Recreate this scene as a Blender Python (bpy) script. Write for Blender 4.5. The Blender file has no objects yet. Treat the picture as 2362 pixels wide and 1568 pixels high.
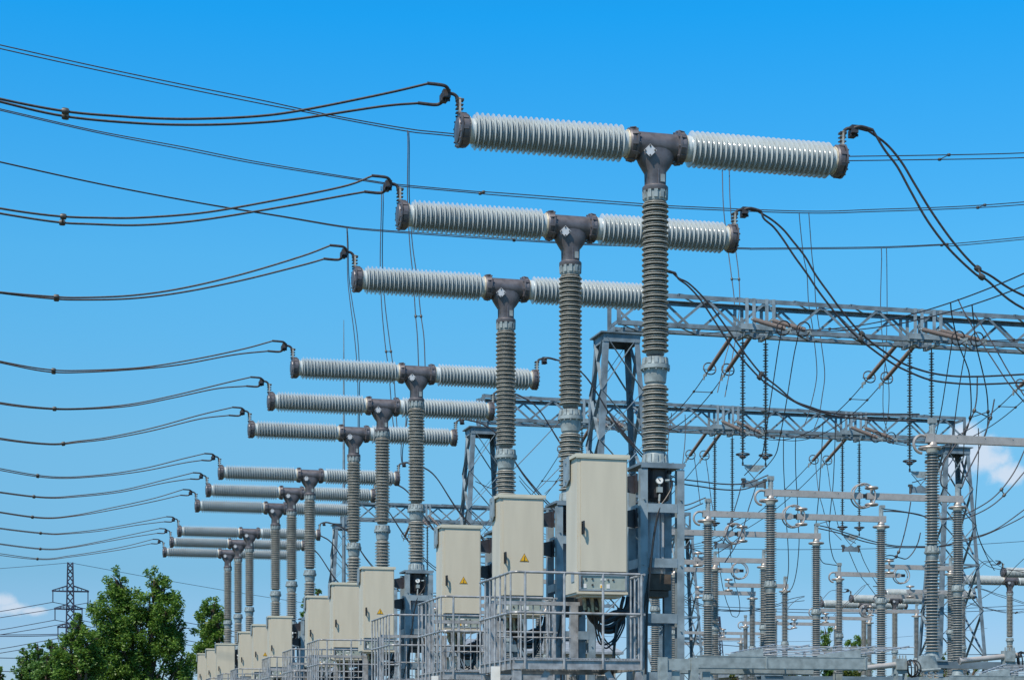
import bpy, bmesh, math, random
from mathutils import Vector, Matrix
R = math.radians
random.seed(7)
SC = bpy.context.scene
COL = SC.collection

# ------------------------------------------------------------------ camera
YAW = R(14.346); SN, CS = math.sin(YAW), math.cos(YAW)
CAM_Z = 1.7
cam_d = bpy.data.cameras.new('camera'); cam = bpy.data.objects.new('camera', cam_d); COL.objects.link(cam)
cam.location = (0, 0, CAM_Z); cam.rotation_euler = (R(90), 0, -YAW)
cam_d.sensor_width = 36; cam_d.lens = 66.09; cam_d.shift_y = 0.3912
cam_d.clip_start = 0.1; cam_d.clip_end = 20000
SC.camera = cam

# ------------------------------------------------------------------ light
SUN = Vector((-1.3, -1.2, 2.5)).normalized()
SUN_EL = math.asin(SUN.z); SUN_ROT = math.atan2(SUN.x, SUN.y)
sd = bpy.data.lights.new('sun', 'SUN'); sd.energy = 5.0; sd.angle = R(0.53); sd.color = (1.0, 0.91, 0.78)
so = bpy.data.objects.new('sun', sd); COL.objects.link(so)
so.rotation_euler = SUN.to_track_quat('Z', 'Y').to_euler()

W = bpy.data.worlds.new("World"); SC.world = W; W.use_nodes = True
nt = W.node_tree; nt.nodes.clear()
def N(t, **kw):
    n = nt.nodes.new(t)
    for k, v in kw.items(): setattr(n, k, v)
    return n
L = nt.links.new
out = N('ShaderNodeOutputWorld'); bg = N('ShaderNodeBackground'); bg.inputs['Strength'].default_value = 0.15
sky = N('ShaderNodeTexSky'); sky.sky_type = 'NISHITA'; sky.sun_disc = False
sky.sun_elevation = SUN_EL; sky.sun_rotation = SUN_ROT; sky.air_density = 1.0; sky.dust_density = 0.6; sky.ozone_density = 3.0
# deep summer blue: tint by height, the unseen upper sky dimmed to cut fill light
tc = N('ShaderNodeTexCoord'); sep = N('ShaderNodeSeparateXYZ'); L(tc.outputs['Generated'], sep.inputs[0])
rp = N('ShaderNodeValToRGB'); L(sep.outputs[2], rp.inputs[0]); els = rp.color_ramp.elements
TINT = [(0.0, (.50, .66, .95)), (.055, (.44, .62, .90)), (.088, (.36, .61, .79)), (.159, (.415, .80, .91)), (.246, (.33, 1.0, 1.17)), (.361, (.064, 1.06, 1.50)), (.50, (.14, .60, .85)), (1.0, (.30, .48, .60))]
els[0].position = 0; els[0].color = (*[c / 1.6 for c in TINT[0][1]], 1); els[1].position = 1; els[1].color = (*[c / 1.6 for c in TINT[-1][1]], 1)
for p_, c_ in TINT[1:-1]: e_ = els.new(p_); e_.color = (*[c / 1.6 for c in c_], 1)
vm = N('ShaderNodeVectorMath', operation='MULTIPLY'); L(sky.outputs[0], vm.inputs[0]); L(rp.outputs[0], vm.inputs[1])
vs_ = N('ShaderNodeVectorMath', operation='SCALE'); L(vm.outputs[0], vs_.inputs[0]); vs_.inputs[3].default_value = 1.6
# fair-weather clouds low in the sky, real directions on the sky sphere
def cloud_dir(u, v):
    a = (u - 1181) / 4336.4; h = (1708 - v) / 4336.4
    return Vector((a * CS + SN, CS - a * SN, h)).normalized()
cur = vs_.outputs[0]
ns = N('ShaderNodeTexNoise'); ns.inputs['Scale'].default_value = 60; ns.inputs['Detail'].default_value = 7; ns.inputs['Roughness'].default_value = 0.62
L(tc.outputs['Generated'], ns.inputs['Vector'])
def cloud(parts, density):
    global cur
    acc = None
    for (u, v, ru, rv) in parts:
        d = cloud_dir(u, v)
        sub = N('ShaderNodeVectorMath', operation='SUBTRACT'); L(tc.outputs['Generated'], sub.inputs[0]); sub.inputs[1].default_value = d
        sc_ = N('ShaderNodeVectorMath', operation='MULTIPLY'); L(sub.outputs[0], sc_.inputs[0])
        k = 4336.4 * 1.06
        sc_.inputs[1].default_value = (k / ru, k / ru, k / rv)
        ln = N('ShaderNodeVectorMath', operation='LENGTH'); L(sc_.outputs[0], ln.inputs[0])
        m = N('ShaderNodeMath', operation='SUBTRACT'); m.inputs[0].default_value = 1.0; L(ln.outputs['Value'], m.inputs[1])
        if acc is None: acc = m.outputs[0]
        else:
            mx = N('ShaderNodeMath', operation='MAXIMUM'); L(acc, mx.inputs[0]); L(m.outputs[0], mx.inputs[1]); acc = mx.outputs[0]
    n1 = N('ShaderNodeMath', operation='SUBTRACT'); L(ns.outputs[0], n1.inputs[0]); n1.inputs[1].default_value = 0.5
    n2 = N('ShaderNodeMath', operation='MULTIPLY_ADD'); L(n1.outputs[0], n2.inputs[0]); n2.inputs[1].default_value = 2.0; L(acc, n2.inputs[2])
    mr = N('ShaderNodeMapRange'); mr.interpolation_type = 'SMOOTHSTEP'; L(n2.outputs[0], mr.inputs['Value'])
    mr.inputs['From Min'].default_value = 0.0; mr.inputs['From Max'].default_value = 0.75; mr.inputs['To Max'].default_value = density
    mix = N('ShaderNodeMix', data_type='RGBA'); L(mr.outputs[0], mix.inputs[0]); L(cur, mix.inputs[6]); mix.inputs[7].default_value = (4.9, 5.25, 5.9, 1)
    cur = mix.outputs[2]
cloud([(2230, 1003, 48, 40), (2262, 1056, 74, 55), (2328, 1096, 66, 34), (2200, 1072, 62, 44)], 0.76)
cloud([(28, 1402, 66, 24), (72, 1408, 54, 14), (12, 1386, 40, 22)], 0.66)
cloud([(1640, 1340, 40, 9)], 0.15)
L(cur, bg.inputs['Color']); L(bg.outputs[0], out.inputs[0])

SC.view_settings.view_transform = 'Standard'; SC.view_settings.look = 'None'
SC.view_settings.exposure = 0; SC.view_settings.gamma = 1
SC.cycles.max_bounces = 8; SC.cycles.transparent_max_bounces = 8

# ------------------------------------------------------------------ materials
def mat(name, col, rough=0.5, metal=0.0, var=0.12, scale=6.0, bump=0.0, col2=None, coat=0.0, streak=0.0, translucent=False, spec=0.5):
    m = bpy.data.materials.new(name); m.use_nodes = True
    t = m.node_tree; b = t.nodes['Principled BSDF']
    tcn = t.nodes.new('ShaderNodeTexCoord'); nz = t.nodes.new('ShaderNodeTexNoise')
    nz.inputs['Scale'].default_value = scale; nz.inputs['Detail'].default_value = 6
    mp = t.nodes.new('ShaderNodeMapping'); t.links.new(tcn.outputs['Object'], mp.inputs['Vector'])
    if streak: mp.inputs['Scale'].default_value = (1, 1, streak)
    t.links.new(mp.outputs[0], nz.inputs['Vector'])
    cr = t.nodes.new('ShaderNodeValToRGB'); t.links.new(nz.outputs[0], cr.inputs[0])
    c2 = col2 or tuple(c * (1 - var * 2) for c in col)
    c1 = tuple(min(1, c * (1 + var)) for c in col) if not col2 else col
    cr.color_ramp.elements[0].color = (*c2, 1); cr.color_ramp.elements[0].position = 0.32
    cr.color_ramp.elements[1].color = (*c1, 1); cr.color_ramp.elements[1].position = 0.62
    t.links.new(cr.outputs[0], b.inputs['Base Color'])
    b.inputs['Roughness'].default_value = rough; b.inputs['Metallic'].default_value = metal
    b.inputs['Specular IOR Level'].default_value = spec
    if coat: b.inputs['Coat Weight'].default_value = coat; b.inputs['Coat Roughness'].default_value = 0.08
    if bump:
        bp = t.nodes.new('ShaderNodeBump'); bp.inputs['Strength'].default_value = bump; bp.inputs['Distance'].default_value = 0.01
        n3 = t.nodes.new('ShaderNodeTexNoise'); n3.inputs['Scale'].default_value = scale * 8
        t.links.new(tcn.outputs['Object'], n3.inputs['Vector']); t.links.new(n3.outputs[0], bp.inputs['Height']); t.links.new(bp.outputs[0], b.inputs['Normal'])
    return m
M = {
 'glaze': mat('pale_glazed_porcelain', (0.50, 0.56, 0.585), 0.2, 0, 0.04, 3, coat=0.4),
 'glaze_col': mat('weathered_column_porcelain', (0.16, 0.165, 0.15), 0.3, 0, 0.10, 4, coat=0.2),  # darkened for the shade between sheds, like the post glaze below
 'glaze_post': mat('grey_post_porcelain', (0.13, 0.145, 0.145), 0.32, 0, 0.10, 4, coat=0.15),
 'dust': mat('dusty_shed_rim', (0.47, 0.465, 0.43), 0.4, 0, 0.14, 6),  # sunlight on the shed edges put into the colour
 'cement': mat('cement_joint', (0.60, 0.54, 0.42), 0.8, 0, 0.2, 20),
 'bronze': mat('dark_cast_housing', (0.145, 0.135, 0.145), 0.45, 0.35, 0.16, 7, bump=0.1),
 'cast': mat('grey_cast_aluminium', (0.30, 0.35, 0.36), 0.5, 0.15, 0.14, 10, bump=0.1),
 'plate': mat('bright_aluminium_plate', (0.47, 0.49, 0.52), 0.45, 0.2, 0.06, 12),
 'bolt': mat('dark_bolt_steel', (0.10, 0.095, 0.09), 0.5, 0.4, 0.2, 30),
 'bar': mat('tarnished_terminal_bar', (0.50, 0.45, 0.38), 0.45, 0.4, 0.2, 9),
 'galv': mat('galvanised_steel_blue_grey', (0.27, 0.335, 0.375), 0.5, 0.2, 0.16, 5, bump=0.08),
 'galv_d': mat('weathered_galvanised_steel', (0.18, 0.235, 0.275), 0.55, 0.2, 0.2, 3, bump=0.08),
 'rail': mat('rail_galvanised_steel', (0.36, 0.37, 0.385), 0.45, 0.25, 0.2, 9),
 'cabinet': mat('beige_enamel', (0.59, 0.535, 0.425), 0.42, 0, 0.035, 5, streak=0.12),
 'lid': mat('pale_cream_lid_enamel', (0.60, 0.57, 0.46), 0.45, 0, 0.05, 3),
 'seal': mat('dark_gap_rubber', (0.03, 0.03, 0.03), 0.7),
 'panel': mat('control_panel_face', (0.33, 0.37, 0.33), 0.25, 0, 0.06, 8, coat=0.6),
 'tan': mat('tan_cable_gland', (0.42, 0.35, 0.22), 0.6, 0, 0.2, 20),
 'drive': mat('brown_primed_drive_box', (0.09, 0.07, 0.055), 0.6, 0, 0.2, 8),
 'black': mat('black_cable_sheath', (0.018, 0.018, 0.02), 0.4, 0, 0.2, 10),
 'tank': mat('dark_mechanism_paint', (0.045, 0.042, 0.05), 0.35, 0, 0.2, 6),
 'alu': mat('aluminium_blade', (0.40, 0.385, 0.375), 0.5, 0.15, 0.08, 6),
 'ring': mat('polished_corona_ring', (0.44, 0.40, 0.375), 0.42, 0.35, 0.1, 8),
 'conductor': mat('weathered_stranded_conductor', (0.055, 0.052, 0.058), 0.55, 0.2, 0.2, 20),
 'brown': mat('brown_composite_insulator', (0.165, 0.13, 0.115), 0.5, 0, 0.1, 15),
 'disc': mat('dark_disc_insulator', (0.05, 0.055, 0.055), 0.3, 0, 0.2, 15, coat=0.3),
 'yellow': mat('yellow_warning_enamel', (0.85, 0.47, 0.02), 0.4, 0, 0.04, 6),
 'white': mat('white_paint', (0.78, 0.78, 0.76), 0.5, 0, 0.06, 5),
 'far_steel': mat('dark_far_steel', (0.035, 0.042, 0.075), 0.6, 0.2, 0.2, 1),
 'bark': mat('tree_bark', (0.10, 0.075, 0.05), 0.9, 0, 0.25, 3, bump=0.3),
 'grass': mat('ground_grass_and_gravel', (0.07, 0.085, 0.035), 0.95, 0, 0.3, 0.4, bump=0.5, col2=(0.11, 0.10, 0.08)),
 'concrete': mat('aged_concrete', (0.36, 0.33, 0.29), 0.85, 0, 0.15, 3, bump=0.2),
 'wallp': mat('painted_brick_wall', (0.42, 0.38, 0.33), 0.85, 0, 0.12, 2),
 'roof': mat('corrugated_roof_sheet', (0.30, 0.33, 0.36), 0.6, 0.2, 0.15, 2),
 'glass': mat('dark_window_glass', (0.03, 0.04, 0.05), 0.1),
 'orange': mat('orange_barrier_paint', (0.6, 0.2, 0.04), 0.5),
 'blue': mat('blue_green_gauge_body', (0.33, 0.38, 0.42), 0.4, 0.3),
}
def leaf_mat(name, c1, c2, c3):
    m = bpy.data.materials.new(name); m.use_nodes = True; t = m.node_tree; b = t.nodes['Principled BSDF']
    g = t.nodes.new('ShaderNodeNewGeometry'); cr = t.nodes.new('ShaderNodeValToRGB')
    t.links.new(g.outputs['Random Per Island'], cr.inputs[0])
    e = cr.color_ramp.elements; e[0].color = (*c1, 1); e[1].color = (*c3, 1); e.new(0.5).color = (*c2, 1)
    t.links.new(cr.outputs[0], b.inputs['Base Color']); b.inputs['Roughness'].default_value = 0.45
    tr = t.nodes.new('ShaderNodeBsdfTranslucent'); t.links.new(cr.outputs[0], tr.inputs[0])
    mx = t.nodes.new('ShaderNodeMixShader'); mx.inputs[0].default_value = 0.38
    t.links.new(b.outputs[0], mx.inputs[1]); t.links.new(tr.outputs[0], mx.inputs[2])
    t.links.new(mx.outputs[0], t.nodes['Material Output'].inputs[0]); return m
M['leaf'] = leaf_mat('tree_leaves', (0.055, 0.135, 0.018), (0.12, 0.245, 0.032), (0.22, 0.35, 0.065))
M['leaf2'] = leaf_mat('poplar_leaves', (0.055, 0.14, 0.026), (0.10, 0.22, 0.04), (0.18, 0.31, 0.065))
M['leaf3'] = leaf_mat('yellow_green_leaves', (0.05, 0.085, 0.015), (0.08, 0.13, 0.02), (0.16, 0.17, 0.03))

# ------------------------------------------------------------------ helpers
class MB:
    """collects shapes and links them as one mesh object"""
    def __init__(s): s.v = []; s.f = []; s.m = []; s.mi = 0; s.cuts = []
    def cut(s):
        """what follows becomes an object of its own with the same name"""
        if s.v: s.cuts.append((len(s.v), len(s.f)))
    def add(s, vs, fs):
        o = len(s.v); s.v += [tuple(p) for p in vs]; s.f += [tuple(i + o for i in f) for f in fs]; s.m += [s.mi] * len(fs)
    def box(s, c, d, rot=None):
        c = Vector(c); h = Vector(d) / 2
        vs = [Vector((x * h.x, y * h.y, z * h.z)) for x in (-1, 1) for y in (-1, 1) for z in (-1, 1)]
        if rot is not None: vs = [rot @ p for p in vs]
        s.add([c + p for p in vs], [(0, 1, 3, 2), (4, 6, 7, 5), (0, 4, 5, 1), (2, 3, 7, 6), (0, 2, 6, 4), (1, 5, 7, 3)])
    def bar(s, a, b, w, h=None, up=(0, 0, 1)):
        a, b = Vector(a), Vector(b); h = h or w; d = b - a; l = d.length
        if l < 1e-6: return
        z = d / l; u = Vector(up)
        if abs(z.dot(u)) > .98: u = Vector((0, 1, 0))
        x = u.cross(z).normalized(); y = z.cross(x)
        s.box((a + b) / 2, (w, h, l), Matrix((x, y, z)).transposed())
    def angle(s, a, b, w, t, sx=1, sy=1, up=(0, 0, 1)):
        """an L-section steel angle from a to b"""
        a, b = Vector(a), Vector(b); d = b - a; z = d.normalized(); u = Vector(up)
        if abs(z.dot(u)) > .98: u = Vector((0, 1, 0))
        x = u.cross(z).normalized(); y = z.cross(x); rot = Matrix((x, y, z)).transposed(); c = (a + b) / 2; l = d.length
        s.box(c + x * (sx * w / 2), (w, t, l), rot); s.box(c + y * (sy * (w + t) / 2), (t, w, l), rot)
    def tube(s, pts, r, n=8, cap=True):
        pts = [Vector(p) for p in pts]; k = len(pts)
        if k < 2: return
        rs = r if isinstance(r, (list, tuple)) else [r] * k
        t0 = (pts[1] - pts[0]).normalized(); u = Vector((0, 0, 1)) if abs(t0.z) < .9 else Vector((1, 0, 0))
        nx = u.cross(t0).normalized(); vs = []
        for i, p in enumerate(pts):
            t = (pts[min(i + 1, k - 1)] - pts[max(i - 1, 0)])
            t = t.normalized() if t.length > 1e-9 else t0
            nx = (nx - t * nx.dot(t)); nx = nx.normalized() if nx.length > 1e-6 else t.orthogonal().normalized()
            ny = t.cross(nx)
            for j in range(n):
                a = 2 * math.pi * j / n; vs.append(p + (nx * math.cos(a) + ny * math.sin(a)) * rs[i])
        fs = [(i * n + j, i * n + (j + 1) % n, (i + 1) * n + (j + 1) % n, (i + 1) * n + j) for i in range(k - 1) for j in range(n)]
        if cap: fs += [tuple(range(n))[::-1], tuple((k - 1) * n + j for j in range(n))]
        s.add(vs, fs)
    def lathe(s, prof, o=(0, 0, 0), ax=(0, 0, 1), n=20, dust=None):
        """prof: (distance along the axis, radius)"""
        o = Vector(o); z = Vector(ax).normalized(); x = z.orthogonal().normalized(); y = z.cross(x); k = len(prof); vs = []
        for (h, r) in prof:
            for j in range(n):
                a = 2 * math.pi * j / n; vs.append(o + z * h + (x * math.cos(a) + y * math.sin(a)) * r)
        fs = [(i * n + j, i * n + (j + 1) % n, (i + 1) * n + (j + 1) % n, (i + 1) * n + j) for i in range(k - 1) for j in range(n)]
        fs += [tuple(range(n))[::-1], tuple((k - 1) * n + j for j in range(n))]
        s.add(vs, fs)
        if dust:   # sheds coloured pale on rims and upper faces, as if sunlit
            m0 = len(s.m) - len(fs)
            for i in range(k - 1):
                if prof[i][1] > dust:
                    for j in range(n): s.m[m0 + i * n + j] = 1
    def torus(s, c, ax, rr, r, n=28, m=8, a0=0.0, a1=2 * math.pi, ref=None):
        c = Vector(c); z = Vector(ax).normalized(); x = Vector(ref) if ref else z.orthogonal().normalized(); y = z.cross(x)
        full = abs(a1 - a0 - 2 * math.pi) < 1e-6; k = n if full else n + 1; vs = []
        for i in range(k):
            a = a0 + (a1 - a0) * i / n; d = x * math.cos(a) + y * math.sin(a)
            for j in range(m):
                b = 2 * math.pi * j / m; vs.append(c + d * (rr + r * math.cos(b)) + z * (r * math.sin(b)))
        fs = []
        for i in range(n):
            i2 = (i + 1) % k
            for j in range(m): fs.append((i * m + j, i2 * m + j, i2 * m + (j + 1) % m, i * m + (j + 1) % m))
        s.add(vs, fs)
    def prism(s, pts, a, b):
        """flat polygon pts (list of 3D points) extruded by vector b-a"""
        pts = [Vector(p) for p in pts]; d = Vector(b) - Vector(a); n = len(pts)
        s.add(pts + [p + d for p in pts], [tuple(range(n))[::-1], tuple(range(n, 2 * n))] + [(i, (i + 1) % n, n + (i + 1) % n, n + i) for i in range(n)])
    def mesh(s, name, mats, smooth=True, ang=35):
        me = bpy.data.meshes.new(name); me.from_pydata(s.v, [], s.f)
        for m in (mats if isinstance(mats, (list, tuple)) else [mats]): me.materials.append(m)
        me.polygons.foreach_set('material_index', s.m)
        if smooth:
            me.polygons.foreach_set('use_smooth', [True] * len(s.f)); me.set_sharp_from_angle(angle=R(ang))
        me.update(); return me
    def build(s, name, mats, parent=None, smooth=True, ang=35):
        if s.cuts:
            ends = [c for c in s.cuts if c != (len(s.v), len(s.f))] + [(len(s.v), len(s.f))]; a = (0, 0); res = []
            for e in ends:
                q = MB(); q.v = s.v[a[0]:e[0]]; q.f = [tuple(i - a[0] for i in f) for f in s.f[a[1]:e[1]]]; q.m = s.m[a[1]:e[1]]
                res.append(q.build(name, mats, parent, smooth, ang)); a = e
            return res[0]
        o = bpy.data.objects.new(name, s.mesh(name, mats, smooth, ang)); COL.objects.link(o)
        if parent: o.parent = parent
        return o
def tag(o, label, cat, group=None, kind=None):
    if label: o['label'] = label
    if cat: o['category'] = cat
    if group: o['group'] = group
    if kind: o['kind'] = kind
    return o
def empty(name, loc, label, cat, group=None, rz=0):
    o = bpy.data.objects.new(name, None); COL.objects.link(o); o.location = loc; o.rotation_euler = (0, 0, rz); o.empty_display_size = .3
    return tag(o, label, cat, group)
def copy_tree(o, parent=None):
    c = o.copy(); COL.objects.link(c); c.parent = parent
    for ch in KIDS.get(o.name, []): copy_tree(ch, c)
    return c
KIDS = {}
def index_kids():
    KIDS.clear()
    for o in COL.objects:
        if o.parent: KIDS.setdefault(o.parent.name, []).append(o)
def dup(proto, loc, label, group=None, rz=None):
    c = copy_tree(proto); c.location = loc; c['label'] = label
    if group: c['group'] = group
    if rz is not None: c.rotation_euler = (0, 0, rz)
    return c
def structure(name, mb, m, **k):
    o = mb.build(name, m, **k); o['kind'] = 'structure'; return o
# survey of the yard: a sight line through survey pixel (u, v) met with a plane of the yard grid
def ray(u, v):
    a = (u - 1181) / 4336.4; return Vector((a * CS + SN, CS - a * SN, (1708 - v) / 4336.4))
def at(u, v, y):
    d = ray(u, v); t = y / d.y; return Vector((d.x * t, y, CAM_Z + d.z * t))
def ath(u, v, H):
    d = ray(u, v); t = H / d.z; return Vector((d.x * t, d.y * t, CAM_Z + H))
def Zm(ox, oy, sc):
    return lambda x, y: ((ox + x / sc) / 1.7341, (oy + y / sc) / 1.7341)
Z1 = Zm(1700, 300, 1.3067); Z3 = Zm(2600, 1100, 1.5682); Z4 = Zm(2600, 1700, 1.5388); Z6 = Zm(700, 1700, 1.5385)
Z7 = Zm(1200, 900, 1.4257); Z8 = Zm(0, 100, 1.2432); ZD = lambda x, y: (x, y)
def spline(pts, sub=7):
    pts = [Vector(p) for p in pts]
    if len(pts) < 3: return pts
    P = [pts[0] * 2 - pts[1]] + pts + [pts[-1] * 2 - pts[-2]]; res = []
    for i in range(1, len(P) - 2):
        p0, p1, p2, p3 = P[i - 1:i + 3]
        for k in range(sub):
            t = k / sub
            res.append(0.5 * ((2 * p1) + (p2 - p0) * t + (2 * p0 - 5 * p1 + 4 * p2 - p3) * t * t + (3 * p1 - p0 - 3 * p2 + p3) * t ** 3))
    res.append(pts[-1]); return res

# ------------------------------------------------------------------ ground
g = MB(); g.add([(-6000, -300, 0), (6000, -300, 0), (6000, 12000, 0), (-6000, 12000, 0)], [(0, 1, 2, 3)])
structure('ground', g, M['grass'], smooth=False)
g = MB(); g.add([(-6, 8, .004), (60, 8, .004), (60, 125, .004), (-6, 125, .004)], [(0, 1, 2, 3)])
structure('gravel_yard', g, M['grass'], smooth=False)

# ------------------------------------------------------------------ yard grid
PH, BAY = 4.2342, 16.6845
XB, YB = 8.387, 24.776
BREAK = [(XB, YB + (i // 3) * BAY + (i % 3) * PH) for i in range(12)]
ADJ = [(0.0, 0.0)] * 12
ZBASE = 5.51; ZT = 9.942 - ZBASE; ZC = 9.382 - ZBASE
BAYN = ['nearest', 'second', 'third', 'farthest']
PHN = ['front', 'middle', 'rear']

def sheds(z0, z1, n, rc, rb, rs, flat=False):
    """alternating large and small sheds between z0 and z1"""
    p = (z1 - z0) / n; pr = []
    for i in range(n):
        a = z0 + i * p
        if flat: pr += [(a, rc), (a + p * .20, rc), (a + p * .17, rb - .010), (a + p * .19, rb - .002), (a + p * .26, rb), (a + p * .33, rb - .004), (a + p * .47, rc + .006), (a + p * .62, rc), (a + p * .68, rs - .006), (a + p * .72, rs), (a + p * .78, rs - .002), (a + p * .88, rc)]
        else: pr += [(a, rc), (a + p * .19, rc + .008), (a + p * .245, rb - .006), (a + p * .29, rb), (a + p * .335, rb - .006), (a + p * .39, rc + .008), (a + p * .52, rc),
               (a + p * .68, rc + .006), (a + p * .735, rs - .004), (a + p * .77, rs), (a + p * .805, rs - .004), (a + p * .86, rc + .006)]
    pr.append((z1, rc)); return pr

def bolts(mb, c, ax, rr, n, r, h, ph=0):
    z = Vector(ax).normalized(); x = z.orthogonal().normalized(); y = z.cross(x)
    for i in range(n):
        a = 2 * math.pi * i / n + ph; mb.lathe([(0, r), (h, r)], Vector(c) + (x * math.cos(a) + y * math.sin(a)) * rr, z, 6)

def lug_ring(mb, z0, z1, r0, r1, n, o=(0, 0, 0), ax=(0, 0, 1)):
    """stepped cast flange with scalloped ribs round it"""
    z = Vector(ax).normalized(); x = z.orthogonal().normalized(); y = z.cross(x)
    for i in range(n):
        a = 2 * math.pi * i / n; d = x * math.cos(a) + y * math.sin(a)
        p = Vector(o) + z * z0 + d * (r0 * .96); q = Vector(o) + z * z1 + d * (r1 * .96)
        mb.bar(p, q, .05, .05, up=d)

def make_breaker():
    root = empty('circuit_breaker', (0, 0, 0), '', 'circuit breaker', 'T shaped circuit breakers in the long row')
    # support column
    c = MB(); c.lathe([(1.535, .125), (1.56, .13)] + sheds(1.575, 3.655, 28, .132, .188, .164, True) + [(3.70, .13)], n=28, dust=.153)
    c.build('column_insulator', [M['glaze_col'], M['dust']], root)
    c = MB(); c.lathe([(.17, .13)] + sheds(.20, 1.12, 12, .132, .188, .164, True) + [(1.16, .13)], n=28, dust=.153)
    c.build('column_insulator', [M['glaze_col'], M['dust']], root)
    f = MB(); f.lathe([(1.50, .138), (1.49, .158), (1.43, .165), (1.395, .17), (1.39, .205), (1.335, .205), (1.33, .165), (1.20, .155), (1.15, .148), (1.145, .13)][::-1], n=28)
    lug_ring(f, 1.40, 1.49, .168, .158, 12); bolts(f, (0, 0, 1.31), (0, 0, 1), .188, 12, .012, .02)
    f.build('middle_flange', M['cast'], root)
    f = MB(); f.lathe([(0, .205), (.03, .205), (.035, .165), (.15, .158), (.19, .142)], n=28); lug_ring(f, .03, .15, .168, .158, 12)
    f.build('base_flange', M['cast'], root)
    f = MB(); f.lathe([(3.655, .135), (3.66, .15), (3.69, .158), (3.79, .162)], n=28)
    lug_ring(f, 3.69, 3.80, .156, .16, 12); bolts(f, (0, 0, 3.765), (0, 0, 1), .17, 10, .012, .035)
    f.build('collar', M['cast'], root)
    # T housing: cross tube, funnel, square neck, dark ring
    h = MB(); h.lathe([(-.31, .178), (.31, .178)], (0, 0, ZT), (1, 0, 0), 28)
    sec = [(.02, .275, .165), (-.13, .275, .168), (-.18, .268, .165), (-.24, .24, .158), (-.31, .195, .148), (-.375, .140, .135), (-.565, .136, .13)]
    vs, fs, nn = [], [], 24
    for (dz, ax_, ay_) in sec:
        for j in range(nn):
            a = 2 * math.pi * j / nn; e = .55 if dz < -.33 else .75
            ca, sa = math.cos(a), math.sin(a)
            vs.append((math.copysign(abs(ca) ** e, ca) * ax_, math.copysign(abs(sa) ** e, sa) * ay_, ZT + dz))
    for i in range(len(sec) - 1):
        for j in range(nn): fs.append((i * nn + j, i * nn + (j + 1) % nn, (i + 1) * nn + (j + 1) % nn, (i + 1) * nn + j))
    h.add(vs, fs)
    for s in (-1, 1):
        h.bar((.0, s * .125, ZT - .33), (.0, s * .138, ZT - .56), .018, .03)
        h.bar((s * .128, 0, ZT - .36), (s * .135, 0, ZT - .56), .03, .018)
    h.lathe([(3.79, .175), (3.80, .18), (3.855, .18), (3.872, .165)], n=28)
    h.build('housing', M['bronze'], root)
    p = MB(); rt = Matrix.Rotation(R(-16), 3, 'Z') @ Matrix.Rotation(R(45), 3, 'Y')
    pc = Vector((-.135, -.188, ZT - .125)); p.box(pc, (.128, .012, .128), rt)
    p.mi = 1
    for dx, dz in ((0, .066), (0, -.066), (.066, 0), (-.066, 0)):
        q = pc + Matrix.Rotation(R(-16), 3, 'Z') @ Vector((dx, -.008, dz)); p.lathe([(0, .013), (.012, .013)], q, (-.27, -.96, 0), 8)
    p.build('cover_plate', [M['plate'], M['bolt']], root)
    p = MB(); p.box((.062, -.142, ZT - .475), (.062, .012, .105)); p.build('name_plate', M['cast'], root)
    for s in (-1, 1):
        X = Vector((s, 0, 0)); o = Vector((0, 0, ZT))
        i_ = MB(); i_.lathe([(.40, .172), (.47, .18), (.485, .182)] + sheds(.495, 2.61, 28, .164, .249, .216) + [(2.70, .18)], o, X, 36)
        i_.build('interrupter_insulator', M['glaze'], root)
        q = MB(); q.lathe([(.408, .196), (.428, .191), (.43, .15)], o, X, 28); q.cut(); q.lathe([(2.655, .15), (2.655, .192), (2.672, .196)], o, X, 28)
        q.build('cement_joint', M['cement'], root)
        f = MB(); f.lathe([(.285, .17), (.29, .205), (.30, .232), (.325, .232), (.33, .215), (.385, .222), (.41, .205), (.41, .17)], o, X, 28)
        lug_ring(f, .31, .39, .226, .212, 10, o, X); bolts(f, o + X * .275, X, .215, 10, .012, .03)
        f.build('inner_flange', M['bronze'], root)
        e = MB(); e.lathe([(2.665, .175), (2.668, .205), (2.69, .222), (2.76, .222), (2.775, .205)], o, X, 28)
        lug_ring(e, 2.70, 2.77, .216, .216, 9, o, X)
        e.lathe([(2.775, .235), (2.80, .238), (2.805, .225), (2.805, .17), (2.82, .165), (2.835, .12)], o, X, 28)
        bolts(e, o + X * 2.80, X, .215, 14, .012, .022)
        cap = e.build('end_cap', M['bronze'], root)
        t = MB(); t.box((s * 2.79, -.03, ZT + .20), (.028, .085, .44)); t.mi = 1
        for k in range(4):
            for yy in (-.055, -.005):
                t.lathe([(-.05, .011), (.05, .011)], (s * 2.79, yy, ZT + .22 + .055 * k), (1, 0, 0), 6)
        for yy in (-.055, -.005): t.lathe([(-.04, .02), (.055, .02)], (s * 2.79, yy, ZT + .395), (1, 0, 0), 6)
        t.build('terminal_bar', [M['bar'], M['bolt']], root)
        # bolted clamp with two cable sleeves
        k = MB(); zz = ZT + .44
        k.bar((s * 2.80, -.03, ZT + .30), (s * 2.83, -.03, zz), .07, .03, up=(1, 0, 0)); k.tube(spline([(s * 2.81, -.03, ZT + .40), (s * 2.83, -.03, zz), (s * 2.88, -.03, zz + .03), (s * 2.95, -.03, zz + .03)]), .024, 8)
        k.box((s * 2.97, -.02, zz + .02), (.10, .12, .11)); k.box((s * 2.99, .06, zz - .01), (.09, .12, .10))
        for q_ in range(5): k.lathe([(0, .014), (.035, .014)], (s * (2.93 + .025 * q_), -.02 + .02 * (q_ % 2), zz - .07), (0, 0, 1), 6)
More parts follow.
